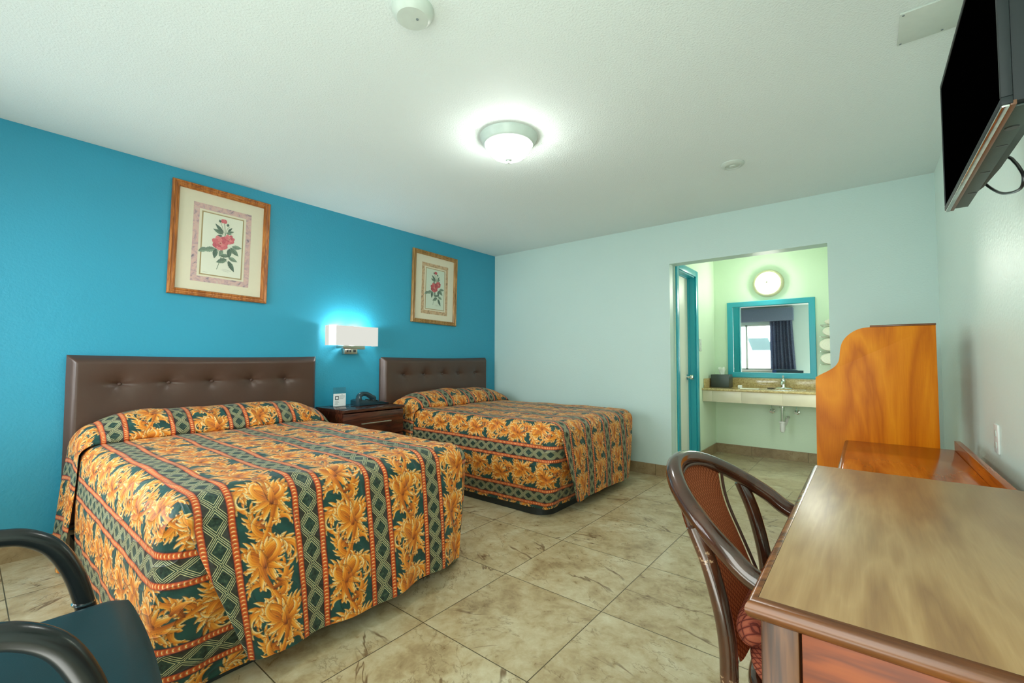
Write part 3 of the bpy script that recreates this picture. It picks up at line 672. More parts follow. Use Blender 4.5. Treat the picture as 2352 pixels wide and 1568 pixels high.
def cloth(name, patches, parent):
    Vs, Us, Fs, base = [], [], [], 0
    for A, B_, fn in patches:
        a, b = np.meshgrid(A, B_, indexing='ij'); pos, uv = fn(a.ravel(), b.ravel()); n, m = a.shape
        Vs.append(pos); Us.append(uv); i = np.arange(n * m).reshape(n, m)
        Fs.append(np.stack([i[:-1, :-1], i[1:, :-1], i[1:, 1:], i[:-1, 1:]], -1).reshape(-1, 4) + base); base += n * m
    V = np.concatenate(Vs); U = np.concatenate(Us); F = np.concatenate(Fs)
    off = np.array(ORG[parent.name]); me = bpy.data.meshes.new(name)
    me.vertices.add(len(V)); me.vertices.foreach_set('co', (V - off).astype(np.float32).ravel())
    me.loops.add(F.size); me.loops.foreach_set('vertex_index', F.ravel().astype(np.int32))
    me.polygons.add(len(F)); me.polygons.foreach_set('loop_start', (np.arange(len(F)) * 4).astype(np.int32))
    me.update(calc_edges=True); me.polygons.foreach_set('use_smooth', np.ones(len(F), bool))
    uvl = me.uv_layers.new(name='cloth'); uvl.data.foreach_set('uv', U[F.ravel()].astype(np.float32).ravel())
    ca = me.color_attributes.new('tint', 'BYTE_COLOR', 'POINT'); c = np.ones((len(V), 4), np.float32); c[:, :3] = tint(U[:, 0], U[:, 1])
    ca.data.foreach_set('color', c.ravel()); me.validate()
    o = bpy.data.objects.new(name, me); C.objects.link(o); me.materials.append(MT['spread']); o.parent = parent; ORG[o.name] = ORG[parent.name]; return o
def ar(a, b, step): return np.linspace(a, b, max(2, int(round(abs(b - a) / step)) + 1))
def bedspread(dx, fine, top, side, far, zhem_s, zhem_f, flare, label, sd):
    """dx shifts the bed along the wall; the cloth is draped over a 1.36 m wide mattress"""
    ZT, a_, b_ = .660, .100, .090; arc = .1493
    xl, xr, yc = -3.740, -2.580, -1.900; R1 = -3.755
    root = thing('bedspread', label, 'bedspread', (-3.16 + dx, -1.0, 0), 'baroque striped bedspreads')
    rnd = np.random.RandomState(sd); ph = rnd.rand(8) * 6.28
    def roll(e):
        th = np.clip(e / arc, 0, 1) * np.pi / 2; h = a_ * np.sin(th); d = b_ * (1 - np.cos(th)); dd = np.clip(e - arc, 0, None)
        return h, d + dd, dd
    def undul(x, y): return .0035 * np.sin(x * 9 + y * 4 + ph[0]) + .003 * np.sin(y * 11 - x * 5 + ph[1]) + .0018 * np.sin(x * 31 + y * 17 + ph[2])
    emax = ZT - b_ - zhem_s + arc
    def skirt(left):
        sx = -1 if left else 1; cx = xl if left else xr
        Lside = 1.47; La = .16; 
        def fn(t, e):
            h, d, dd = roll(e); fr = dd / .55
            bulge = .012 * np.sin(np.clip(fr, 0, 1) * np.pi) + .004 * np.sin(t * 13 + ph[3]) * fr + .003 * np.sin(t * 29 + ph[4]) * fr
            h = h + bulge * np.clip(dd * 30, 0, 1)
            rad = h
            ta = np.clip((t - Lside) / La, 0, 1) * np.pi / 2; tf = np.clip(t - Lside - La, 0, None)
            qx = cx + np.where(t > Lside, -sx * .055 * np.clip(fr, 0, 1) * np.sin(ta), 0); qy = np.where(t < Lside, -.43 - t, yc + .085 * np.clip(fr, 0, 1) * np.sin(ta))
            rad = rad + .055 * np.clip(fr, 0, 1) * np.sin(2 * ta) * .35
            x = qx + sx * rad * np.cos(ta) - sx * tf; y = qy - rad * np.sin(ta)
            z = ZT - d + undul(x, y) * np.clip(1 - e / arc, 0, 1)
            z = z + .012 * fr * np.sin(t * 5 + ph[5]) * (.4 if fine < .003 else .4)
            z = np.maximum(z, .012)
            u = cx + sx * e
            return np.stack([x + dx, y, z], -1), np.stack([(u if left else u) - R1 , -t - .43], -1)
        return fn, Lside + La + .34
    P = []
    f, Lt = skirt(True); P.append((ar(0, Lt, side), ar(0, emax, side), f))
    f, Lt = skirt(False); P.append((ar(0, Lt, far), ar(0, emax, far), f))
    P.append((ar(xl, xr, top), ar(-.42, yc, top), lambda x, y: (np.stack([x + dx, y, ZT + undul(x, y)], -1), np.stack([x - R1, y], -1))))
    # foot drape lying over the corners
    Ld = arc + ZT - b_ - zhem_f; l0 = .16; Lt = l0 + Ld
    def drape(s, w):
        e = w - l0; k = np.clip((e) / Ld, 0, 1)
        ul = -3.787 + .120 * np.clip((k - .12) / .88, 0, 1) ** 1.25; ur = xr + .012 + .0 * k
        u = ul + (ur - ul) * s
        side_e = np.clip(xl - u, 0, None); side_r = np.clip(u - xr, 0, None)
        h, d, dd = roll(np.clip(e, 0, None)); fr = dd / .55
        wl = np.clip((-2.75 - u) / 1.0, 0, 1)
        x = u + fr * .065 * wl ** 1.6 - fr * .055 * np.clip((u + 2.75) / .25, 0, 1)
        edge = np.exp(-(s / .05) ** 2) ; edr = np.exp(-((1 - s) / .07) ** 2)
        y = yc - h - np.where(e < 0, e, 0) * 1.0 - .004 * np.clip((e + .05) / .05, 0, 1)
        y = y - fr * flare * (1 + .22 * np.sin(u * 12 + ph[6]) + .18 * np.sin(u * 25 + ph[7])) + .05 * edr * fr - .018 * edge * fr - .01 * np.sin(np.clip(fr, 0, 1) * np.pi)
        z = ZT - d + undul(x, y) * np.clip(1 - np.clip(e, 0, None) / arc, 0, 1) + .005 * np.clip((e + l0) / .03, 0, 1) - .002
        z = z - b_ * (1 - np.cos(np.clip((side_e + side_r) / arc, 0, 1) * np.pi / 2)) * np.clip(1 - np.clip(e, 0, None) / arc, 0, 1)
        z = z + .008 * fr * np.sin(u * 7 + ph[2]) + fr * .030 * np.clip(1 - s / .07, 0, 1) ** 2
        vv = yc - e
        return np.stack([x + dx, y, z], -1), np.stack([u - R1, vv], -1)
    nu = int(1.17 / fine)
    P.append((np.linspace(0, 1, nu), ar(0, Lt, fine), drape))
    # hem return so the drape edge reads as thick quilted cloth
    def hem(s, w):
        p0, uv = drape(s, np.full_like(s, Lt)); p0[:, 1] += w * .016; p0[:, 2] += np.sin(w * np.pi) * -.006 + w * .002; uv[:, 1] -= w * .016; return p0, uv
    P.append((np.linspace(0, 1, nu), np.linspace(0, 1, 6), hem))
    def ledge(w, s):
        p0, uv = drape(np.zeros_like(w), w); p0[:, 0] += np.sin(s * np.pi) * -.005 + s * .004; p0[:, 1] += s * .014 * np.clip((w - l0) / .1, 0, 1); p0[:, 2] -= s * .01 * np.clip(1 - (w - l0) / .1, 0, 1); uv[:, 0] -= s * .014; return p0, uv
    P.append((ar(0, Lt, fine), np.linspace(0, 1, 5), ledge))
    cloth('quilt', P, root)
    # pillow roll and its hanging flaps
    prof = catmull([(-.090, .715, 0), (-.12, .765, 0), (-.18, .800, 0), (-.27, .812, 0), (-.36, .795, 0), (-.425, .752, 0), (-.462, .705, 0), (-.470, .668, 0), (-.445, .652, 0)], 8)
    py = np.array([p[0] for p in prof]); pz = np.array([p[1] for p in prof]); sl = np.concatenate([[0], np.cumsum(np.hypot(np.diff(py), np.diff(pz)))]); Lp = sl[-1]
    pxl, pxr = -3.765, -2.545
    def fold(u, w):
        e = np.clip(pxl - u, 0, None) + np.clip(u - pxr, 0, None); sx = np.where(u < (pxl + pxr) / 2, -1, 1); q = np.clip(u, pxl, pxr)
        y = np.interp(w, sl, py); zp = np.interp(w, sl, pz)
        din = np.minimum(u - pxl, pxr - u); env = 1 - .42 * np.exp(-np.clip(din, 0, 1) / .11) - .07 * np.exp(-((u + 3.13) / .10) ** 2)
        env = env + .03 * np.sin(u * 13 + ph[1])
        zz = .652 + (zp - .652) * env
        th = np.clip(e / .13, 0, 1) * np.pi / 2; h = .085 * np.sin(th); dd = np.clip(e - .13, 0, None)
        z1 = zz - (zz - .58) * (1 - np.cos(th)) * .75
        full = .60; zb = z1 * (1 - np.clip(dd / full, 0, 1)) + zhem_s * np.clip(dd / full, 0, 1)
        fl = np.where(sx < 0, .050, .0) * np.clip(dd / full, 0, 1) ** 1.2
        x = q + sx * (h + fl + .010 * np.sin(w * 18 + 1.2) * np.clip(dd / .2, 0, 1) * np.where(sx < 0, 1, .3))
        k = np.clip(dd / full, 0, 1); y = y + (-.24 - y) * .16 * k
        zb = zb + undul(x, y) * .8
        return np.stack([x + dx, y, zb], -1), np.stack([u - R1, -w - .02], -1)
    P = [(ar(pxl - .73, -3.3, side), ar(0, Lp, side), fold), (ar(-3.3, pxr, top), ar(0, Lp, top), fold), (ar(pxr, pxr + .73, far), ar(0, Lp, far), fold)]
    cloth('pillow_fold', P, root)
    # bed under the cloth
    bd = thing('bed', ('dark plinth and mattress of the near bed' if dx == 0 else 'dark plinth and mattress of the far bed') + ', under its bedspread', 'bed', (-3.16 + dx, -1.0, 0), 'beds against the blue wall')
    m = NB(); box(m, -3.80 + dx, -2.52 + dx, -1.90, -.09, .10, .615, .05, 3); obj('mattress', m, MT['mattress'], bd)
    pts = []; x0, x1, y0, y1, r = (-3.825, -2.50, -.09, -1.90, .13)
    if dx: x0 -= -.0; 
    for cx_, cy_, a0 in ((x0 + r, y1 + r, PI), (x1 - r, y1 + r, 1.5 * PI)):
        for k in range(9): a = a0 + k * PI / 16; pts.append((cx_ + dx + r * math.cos(a), cy_ + r * math.sin(a)))
    pts += [(x1 + dx, y0), (x0 + dx, y0)]
    obj('plinth', prism(NB(), pts, 'z', 0, .10), MT['plinth'], bd)
bedspread(0, .0021, .0026, .0023, .012, .015, .085, .055, 'orange and green baroque striped bedspread on the near bed, left of the nightstand', 3)
bedspread(2.195, .0042, .0042, .0042, .014, .055, .075, .020, 'orange and green baroque striped bedspread on the far bed, beside the pale wall', 8)
# ------------------------------------------------------------------ vanity alcove
v = thing('vanity_counter', 'speckled tan granite vanity counter with tiled apron and basin in the alcove', 'vanity', (1.28, -2.93, .65))
zc = .80; xf = 1.0; y0, y1 = YAR + .002, YAL - .002; sx, sy = 1.27, -2.97
# counter top with an oval basin hole
b = NB(); ov = [(sx + .17 * math.cos(a), sy + .22 * math.sin(a)) for a in [2 * PI * k / 40 for k in range(40)]]
def ray_rect(a):
    c_, s_ = math.cos(a), math.sin(a); tx = ((XA - sx) if c_ > 0 else (sx - xf)) / max(abs(c_), 1e-6); ty = ((y1 - sy) if s_ > 0 else (sy - y0)) / max(abs(s_), 1e-6); t_ = min(tx, ty); return (sx + c_ * t_, sy + s_ * t_)
angs = sorted([2 * PI * k / 40 for k in range(40)] + [math.atan2(yy - sy, xx - sx) % (2 * PI) for xx in (xf, XA) for yy in (y0, y1)])
RI = [[b.verts.new((sx + .17 * math.cos(a), sy + .22 * math.sin(a), z_)) for a in angs] for z_ in (zc, zc - .022)]; RO = [[b.verts.new((*ray_rect(a), z_)) for a in angs] for z_ in (zc, zc - .022)]
for k in range(len(angs)):
    k2 = (k + 1) % len(angs); b.faces.new((RI[0][k], RI[0][k2], RO[0][k2], RO[0][k])); b.faces.new((RI[1][k], RO[1][k], RO[1][k2], RI[1][k2]))
    b.faces.new((RI[0][k], RI[1][k], RI[1][k2], RI[0][k2])); b.faces.new((RO[0][k], RO[0][k2], RO[1][k2], RO[1][k]))
obj('countertop', b, MT['granite'], v, False)
obj('bullnose', tube(NB(), [(xf, y0, zc - .012), (xf, y1, zc - .012)], .013, 14), MT['granite'], v)
obj('backsplash', bx(XA - .018, XA - .001, y0, y1, zc, .903, .002), MT['granite'], v)
obj('side_splash', bx(1.06, XA - .018, y1 - .018, y1, zc, .903, .002), MT['granite'], v)
b = NB()
ys = [y0, -3.40, -3.02, -2.64, -2.34, y1]
for a, c_ in zip(ys, ys[1:]): box(b, xf + .008, xf + .022, a + .0003, c_ - .0003, .652, zc - .022, .001)
box(b, xf + .022, xf + .03, y0, y1, .655, zc - .024); obj('tiled_apron', b, MT['aprontile'], v)
lathe(b := NB(), [(1.02, .0), (1.0, -.004), (.95, -.05), (.8, -.115), (.5, -.155), (.12, -.165), (.12, -.18), (.52, -.17), (.84, -.128), (.99, -.055), (1.06, -.006), (1.02, 0)], (sx, sy, zc + .001), 'z', 48, (.172, .222)); obj('basin', b, MT['white'], v)
f = thing('faucet', 'chrome single lever faucet with base plate at the basin', 'faucet', (1.49, -2.97, zc))
b = NB(); lathe(b, [(0, .012), (.6, .012), (.95, .004), (1, 0), (0, 0)], (1.49, -2.97, zc + .001), 'z', 32, (.030, .085)); obj('base_plate', b, MT['chrome'], f)
b = NB(); lathe(b, [(0, 0), (.024, 0), (.020, .04), (.024, .065), (.022, .085), (.012, .096), (0, .098)], (1.49, -2.97, zc + .012), 'z', 24); obj('body', b, MT['chrome'], f)
tube(b := NB(), catmull([(1.49, -2.97, .855), (1.44, -2.97, .876), (1.39, -2.97, .872), (1.365, -2.97, .850)], 4), [.013] * 12 + [.010], 12); obj('spout', b, MT['chrome'], f)
tube(b := NB(), [(1.49, -2.97, .905), (1.47, -2.972, .925), (1.43, -2.976, .938)], [.008, .008, .011], 10); obj('lever', b, MT['chrome'], f)
d = thing('drain_pipe', 'chrome drain tailpiece and white trap hanging under the basin', 'drain pipe', (1.33, -2.97, .33))
b = NB(); lathe(b, [(0, .62), (.026, .62), (.026, .598), (.0175, .596), (.0175, .44), (0, .44)], (1.35, -2.97, 0), 'z', 24); lathe(b, [(.021, .575), (.021, .560), (.0, .560)], (1.35, -2.97, 0), 'z', 24); obj('tailpiece', b, MT['chrome'], d)
b = NB(); lathe(b, [(0, .452), (.031, .452), (.031, .436), (.026, .432), (.026, .36), (.018, .337), (.0, .330)], (1.35, -2.97, 0), 'z', 24)
tube(b, catmull([(1.36, -2.975, .40), (1.41, -2.99, .42), (1.44, -3.0, .46), (1.47, -3.0, .475), (1.565, -3.0, .475)], 5), .017, 12); obj('trap', b, MT['white'], d)
tube(b := NB(), [(1.38, -2.99, .60), (1.39, -3.0, .52), (1.392, -3.003, .475)], .003, 8); obj('pop_up_rod', b, MT['chrome'], d)
for yy, lab in ((-2.845, 'chrome shutoff valve left of the drain pipe'), (-3.085, 'chrome shutoff valve right of the drain pipe')):
    q = thing('shutoff_valve', lab, 'valve', (XA - .04, yy, .53), 'shutoff valves')
    b = NB(); lathe(b, [(0, 0), (.028, 0), (.026, -.006), (.012, -.010), (.011, -.06), (0, -.06)], (XA, yy, .535), 'x', 24); obj('body', b, MT['chrome'], q)
    lathe(b := NB(), [(0, -.095), (.016, -.095), (.019, -.085), (.016, -.072), (.006, -.068), (.006, -.055)], (XA, yy, .535), 'x', 20, (1, .7)); obj('handle', b, MT['chrome'], q)
    tube(b := NB(), catmull([(XA - .05, yy, .545), (XA - .05, yy, .60), (XA - .07, yy + (sy - yy) * .25, .67), (XA - .08, yy + (sy - yy) * .7, .77)], 5), .005, 8); obj('supply_tube', b, MT['chrome'], q)
# mirror
m = thing('wall_mirror', 'square wall mirror with wide teal painted frame above the vanity', 'mirror', (XA, -2.835, .914))
b = NB(); ya, yb, za, zb, fw = -3.276, -2.392, .912, 1.807, .060
prof = [(0, 0), (0, .024), (.004, .028), (.054, .028), (fw, .022), (fw, 0)]
rings = [[b.verts.new((XA - .001 - t_, py_ + s1 * d_, pz_ + s2 * d_)) for d_, t_ in prof] for py_, pz_, s1, s2 in ((ya, za, 1, 1), (yb, za, -1, 1), (yb, zb, -1, -1), (ya, zb, 1, -1))]
for k in range(4):
    A, B_ = rings[k], rings[(k + 1) % 4]
    for i in range(6): b.faces.new((A[i], A[(i + 1) % 6], B_[(i + 1) % 6], B_[i]))
obj('frame', b, MT['teal'], m, angle=25)
obj('glass', bx(XA - .008, XA - .002, ya + .055, yb - .055, za + .055, zb - .055), MT['mirror'], m, False)
# alcove wall light
a = thing('alcove_light', 'round lit wall light with cream ring above the teal mirror', 'wall light', (XA, -2.832, 1.84))
cc = (XA, -2.832, 2.002)
lathe(b := NB(), [(0, 0), (.158, 0), (.160, -.012), (.154, -.030), (.146, -.042), (.126, -.048), (.122, -.040)], cc, 'x', 64); obj('ring', b, MT['creammetal'], a, angle=60)
lathe(b := NB(), [(.126, -.042), (.120, -.056), (.100, -.078), (.07, -.098), (.03, -.105), (0, -.106)], cc, 'x', 64); obj('dome', b, MT['dome2'], a, angle=80)
lathe(b := NB(), [(0, -.104), (.016, -.104), (.013, -.112), (.006, -.118), (0, -.119)], cc, 'x', 20); obj('finial', b, MT['creammetal'], a)
# tissue box, soap, cloths
t_ = thing('tissue_box', 'charcoal metal tissue box cover with tissue at the left end of the counter', 'tissue box', (1.33, -2.365, zc))
b = NB(); box(b, 1.24, 1.42, -2.468, -2.272, zc + .001, .948, .006); obj('cover', b, MT['tissuebox'], t_)
def tis(u, w_):
    a_ = 2 * PI * u; r_ = .018 + .018 * w_ + .006 * math.sin(a_ * 3 + w_ * 4); return (1.33 + r_ * math.cos(a_) * .6, -2.375 + r_ * math.sin(a_), .946 + w_ * (.072 + .018 * math.sin(a_ * 2)))
obj('tissue', grid(NB(), tis, 30, 8), MT['tissue'], t_)
tag(obj('soap_bar', bx(1.20, 1.24, -2.605, -2.565, zc + .0015, .835, .006), MT['paper']), 'small upright white wrapped soap on the counter', 'soap')
cl = NB(); box(cl, 1.03, 1.09, -2.80, -2.62, zc + .0015, .812, .004); tag(obj('folded_washcloth', cl, MT['towel']), 'flat white folded washcloth on the counter, beside the soap', 'towel')
tag(obj('soap_dish', bx(1.36, 1.42, -2.90, -2.83, zc + .001, .808, .003), MT['black']), 'small black soap dish left of the faucet', 'soap dish')
# towel rack with rolled towels on the right-hand alcove wall
r = thing('towel_rack', 'chrome wire towel rack on the alcove wall right of the mirror', 'towel rack', (1.38, YAR, 1.0))
for z in (1.070, 1.205, 1.355, 1.475):
    b = NB()
    for xx in (1.22, 1.32, 1.44, 1.54): tube(b, [(xx, YAR, z), (xx, -3.335, z)], .003, 8)
    for yy in (-3.335, -3.45, -3.57): tube(b, [(1.21, yy, z), (1.55, yy, z)], .003, 8)
    obj('shelf', b, MT['chrome'], r)
for (z, hh, yl, lab) in ((1.475, .060, -3.372, 'topmost rolled white towel on the rack'), (1.355, .100, -3.352, 'second rolled white towel from the top of the rack'), (1.205, .130, -3.322, 'third and thickest rolled white towel on the rack'), (1.070, .118, -3.330, 'lowest rolled white towel on the rack')):
    yc_ = yl - .088; b = NB(); n_ = 40
    prof_ = [(.0, 0), (.55, 0), (.9, .005), (1, .02), (1, .27), (.9, .29), (0, .29)]
    lathe(b, prof_, (1.235, yc_, z + .004 + hh / 2), 'x', 40, (.088, hh / 2))
    o = tag(obj('rolled_towel', b, MT['towel']), lab, 'towel', 'rolled towels on the rack')
    b = NB(); sp_ = [(1.2335, yc_ + .080 * (1 - k / 70) * math.cos(k * .33), z + .004 + hh / 2 + .44 * hh * (1 - k / 70) * math.sin(k * .33)) for k in range(64)]
    tube(b, sp_, .0022, 6); obj('spiral_edge', b, MT['towel'], o)
s = thing('light_switch', 'pale double light switch plate on the alcove wall by the teal door frame', 'light switch', (.95, YAL, 1.22))
obj('plate', bx(.905, .985, YAL - .006, YAL, 1.215, 1.35, .002), MT['offwhite'], s)
for z in (1.30, 1.25): obj('toggle', bx(.938, .952, YAL - .014, YAL - .005, z - .01, z + .012, .002), MT['white'], s)
# ------------------------------------------------------------------ open wardrobe with curved side panel, low desk
XP = -1.30; w = thing('wardrobe', 'orange wood open closet unit with tall curved side panel, at the desk end', 'wardrobe', (-1.0, -3.72, 0))
curve = [(-3.712, 1.288), (-3.675, 1.283), (-3.640, 1.266), (-3.610, 1.238), (-3.592, 1.205), (-3.584, 1.165), (-3.578, 1.115), (-3.560, 1.082), (-3.530, 1.058), (-3.500, 1.040), (-3.473, 1.022)]
cv = [tuple(p[:2]) for p in catmull([(*p, 0) for p in curve], 4)]
def side(x):
    poly = [(-3.960, 0), (-3.960, 1.288)] + cv + [(-3.466, 0)]
    return prism(NB(), poly, 'x', x, x + .019, .0012)
obj('side_panel', side(XP), MT['panel'], w); obj('side_panel', side(-.72), MT['panel'], w)
obj('top_board', bx(XP - .003, -.698, -3.961, -3.712, 1.288, 1.297, .001), MT['edge'], w)
obj('shelf', bx(XP + .02, -.721, -3.955, -3.50, .62, .64, .001), MT['panel'], w)
obj('shelf', bx(XP + .02, -.721, -3.955, -3.72, 1.10, 1.118, .001), MT['panel'], w)
obj('hanging_rod', tube(NB(), [(XP + .019, -3.80, 1.03), (-.72, -3.80, 1.03)], .012, 14), MT['chrome'], w)
d = thing('desk', 'low glossy cherry desk with back ledge against the right wall, behind the table', 'desk', (-1.83, -3.80, 0))
zd = .694
obj('desktop', bx(-2.352, XP - .002, -4.008, -3.607, zd - .028, zd, .004), MT['desk'], d)
obj('back_ledge', bx(-2.352, XP - .002, -4.030, -4.008, zd - .06, zd + .042, .002), MT['desk'], d)
obj('front_edge', tube(NB(), [(-2.352, -3.606, zd - .014), (XP - .004, -3.606, zd - .014)], .0135, 12), MT['edge'], d)
for xx in (-2.34, XP - .024): obj('end_panel', bx(xx, xx + .018, -4.0, -3.63, 0, zd - .029, .001), MT['apron'], d)
obj('modesty_panel', bx(-2.32, XP - .026, -3.97, -3.955, .25, zd - .029, .001), MT['apron'], d)
# ------------------------------------------------------------------ near table
t = thing('table', 'brown wood laminate table with rounded edge in the right foreground', 'table', (-2.92, -3.80, 0))
tx0, tx1, ty0, ty1, zt = -3.466, -2.372, -4.085, -3.552, .75
obj('tabletop', bx(tx0, tx1, ty0, ty1, zt - .028, zt, .0015), MT['tabletop'], t)
def nose(L0, L1, axis):
    pr = [(-.0145 * math.sin(a) , -.0145 - .0145 * math.cos(a)) for a in [PI * k / 10 for k in range(11)]]
b = NB()
path = [(tx0, ty0), (tx0, ty1), (tx1, ty1)]
R = .0165; loopv = []
for i, (px_, py_) in enumerate(path):
    n_ = {0: (-1, 0), 1: (-1, 1), 2: (0, 1)}[i]
    loopv.append([b.verts.new((px_ + n_[0] * R * math.sin(a), py_ + n_[1] * R * math.sin(a), zt - .0165 + .0165 * math.cos(a))) for a in [PI * k / 14 for k in range(15)]])
for A, B_ in zip(loopv, loopv[1:]):
    for k in range(14): b.faces.new((A[k], A[k + 1], B_[k + 1], B_[k]))
for A in (loopv[0], loopv[-1]): b.faces.new(A)
obj('edge_moulding', b, MT['edge'], t, angle=50)
b = NB(); box(b, tx0 + .005, tx0 + .018, ty0 + .02, ty1 - .055, zt - .185, zt - .034, .001); obj('apron', b, MT['apron'], t)
obj('apron', bx(tx0 + .06, tx1 - .06, ty0 + .014, ty0 + .030, zt - .10, zt - .034, .001), MT['apron'], t)
for xx in (tx0 + .002, tx1 - .052):
    for yy in (ty1 - .052, ty0 + .002): obj('leg', bx(xx, xx + .05, yy, yy + .05, 0, zt - .033, .003), MT['leg'], t)
# ------------------------------------------------------------------ bentwood chair pushed under the table
c = thing('bentwood_armchair', 'dark bentwood armchair with rust diamond upholstery pushed under the table', 'chair', (-3.04, -3.62, 0))
cx = -3.04; hp = [(cx - .250, -3.78, .650), (cx - .252, -3.62, .674)]
for k in range(13):
    a = PI * k / 12; hp.append((cx - .250 * math.cos(a), -3.52 + .222 * math.sin(a), .695 + .155 * math.sin(a)))
hp += [(cx + .252, -3.62, .674), (cx + .250, -3.78, .655)]
hc = catmull(hp, 6); obj('bent_rail', tube(NB(), hc, .0205, 16), MT['bent'], c)
for sx_ in (-1, 1):
    lg = catmull([(cx + sx_ * .222, -3.398, .762), (cx + sx_ * .222, -3.430, .680), (cx + sx_ * .220, -3.456, .565), (cx + sx_ * .218, -3.460, .46), (cx + sx_ * .216, -3.455, .25), (cx + sx_ * .214, -3.43, .0)], 6)
    obj('rear_leg', tube(NB(), lg, .0175, 14), MT['bent'], c)
    lg = catmull([(cx + sx_ * .250, -3.76, .655), (cx + sx_ * .235, -3.80, .55), (cx + sx_ * .205, -3.83, .40), (cx + sx_ * .20, -3.84, .2), (cx + sx_ * .20, -3.85, 0)], 5)
    obj('front_leg', tube(NB(), lg, .0165, 14), MT['bent'], c)
def back(u, v_, off=0):
    z = .47 + (.842 - .47) * v_; yb_ = float(np.interp(z, [.47, .535, .67, .815, .842], [-3.462, -3.438, -3.391, -3.335, -3.322])); wv = .160 * (1 - .10 * v_ ** 9)
    s_ = 2 * u - 1; sn_ = math.sqrt(1 - ((s_ * wv + .015) / .25) ** 2); zt_ = .700 + .150 * sn_ - .014; z = .47 + (zt_ - .47) * v_; yr_ = -3.52 + .222 * sn_; yb_ += (yr_ - yb_) * v_ ** 4
    return (cx + .015 + s_ * wv, yb_ - .008 * (1 - s_ * s_) ** .5 - off, z)
for nm, off, mt in (('back_cushion', 0.004, 'redfab'),):
    b = grid(NB(), lambda u, v_: back(u, v_, off), 24, 36, uv=lambda u, v_: (u * .38, v_ * .38)); bmesh.ops.solidify(b, geom=b.faces[:], thickness=.016); obj('back_cushion', b, MT['brnfab'], c, angle=60)
trim = [back(0, k / 16, .012) for k in range(3, 17)] + [back(k / 10, 1, .012) for k in range(1, 11)] + [back(1, 1 - k / 16, .012) for k in range(1, 14)]
obj('welt', tube(NB(), trim, .004, 8), MT['leather'], c)
def lumbar(u, v_):
    a = 2 * PI * u; s_ = 2 * v_ - 1; k = (1 - abs(s_) ** 6) ** .5; return (cx + s_ * .180, -3.470 - .018 + .034 * k * math.cos(a), .545 + .036 * k * math.sin(a))
obj('lumbar_roll', grid(NB(), lumbar, 24, 24, uv=lambda u, v_: (lumbar(u, v_)[0] + lumbar(u, v_)[1] * .8, lumbar(u, v_)[2])), MT['redfab'], c)
def seat(u, v_):
    a = 2 * PI * u; ph_ = (v_ - .5) * PI; q = abs(math.cos(ph_)) ** .35; se = lambda t: math.copysign(abs(t) ** .62, t)
    return (cx + .210 * q * se(math.cos(a)), -3.685 + .215 * q * se(math.sin(a)), .475 + .040 * math.copysign(abs(math.sin(ph_)) ** .8, math.sin(ph_)) + .008 * q * 0)
b = grid(NB(), seat, 60, 20, uv=lambda u, v_: (seat(u, v_)[0] + .3 * v_, seat(u, v_)[1])); bmesh.ops.remove_doubles(b, verts=b.verts[:], dist=1e-5); obj('seat_cushion', b, MT['redfab'], c, angle=80)
fr = [(cx + .200 * math.copysign(abs(math.cos(a)) ** .62, math.cos(a)), -3.685 + .205 * math.copysign(abs(math.sin(a)) ** .62, math.sin(a)), .418) for a in [2 * PI * k / 48 for k in range(49)]]
obj('seat_ring', tube(NB(), fr, .016, 12, cap=False), MT['bent'], c)
# ------------------------------------------------------------------ black armchair in the left foreground
c = thing('black_armchair', 'black tubular armchair with dark teal vinyl seat at the left edge', 'chair', (-4.22, -2.29, 0))
def vseat(u, v_):
    x = -4.47 + .535 * u; y = -2.035 - .555 * v_; ed = min(u, 1 - u, 9) * .535; ed2 = min(v_, 1 - v_) * .555; x -= .045 * v_
    r1 = min(1, ed / .05); r2 = min(1, ed2 / .05)
    d_ = .030 * (1 - math.sqrt(max(0, 1 - (1 - r1) ** 2))) + .030 * (1 - math.sqrt(max(0, 1 - (1 - r2) ** 2)))
    x2 = x + (.010 if u > .98 else 0) + .02 * math.sin(v_ * PI) * (u > .5) * (u - .5)
    return (x2, y, .458 - d_ + .010 * math.sin(u * PI) * math.sin(v_ * PI))
b = grid(NB(), vseat, 60, 50); bmesh.ops.solidify(b, geom=b.faces[:], thickness=.04); obj('seat', b, MT['tealvinyl'], c, angle=70)
def vback(u, v_):
    y = -2.05 - .53 * u; z = .56 + .32 * v_; return (-4.50 - .045 * u - .10 * v_ - .03 * math.sin(u * PI) - .02, y, z)
b = grid(NB(), vback, 20, 16); bmesh.ops.solidify(b, geom=b.faces[:], thickness=-.035); obj('backrest', b, MT['tealvinyl'], c, angle=70)
for yy in (-2.030, -2.600):
    pts = [(-4.56, yy, .80), (-4.52, yy, .72), (-4.40, yy, .688), (-4.28, yy, .684), (-4.175, yy, .676), (-4.125, yy, .660), (-4.080, yy, .620), (-4.045, yy, .550), (-4.022, yy, .470), (-4.005, yy, .38), (-3.99, yy, .20), (-3.985, yy, .0)]
    ox = -.047 if yy < -2.3 else 0
    pts = [(x_ + ox, y_, z_) for x_, y_, z_ in pts]
    obj('arm_frame', tube(NB(), catmull(pts, 6), .0215, 16), MT['tube'], c)
    obj('rear_leg', tube(NB(), catmull([(-4.56 + ox, yy, .80), (-4.52 + ox, yy, .55), (-4.50 + ox, yy, .42), (-4.54 + ox, yy, .2), (-4.58 + ox, yy, 0)], 5), .0165, 12), MT['tube'], c)
    lathe(b := NB(), [(0, .0), (.024, .0), (.024, .004), (0, .004)], (-4.022 + ox, yy, .458), 'z', 20); obj('collar', b, MT['chrome'], c)
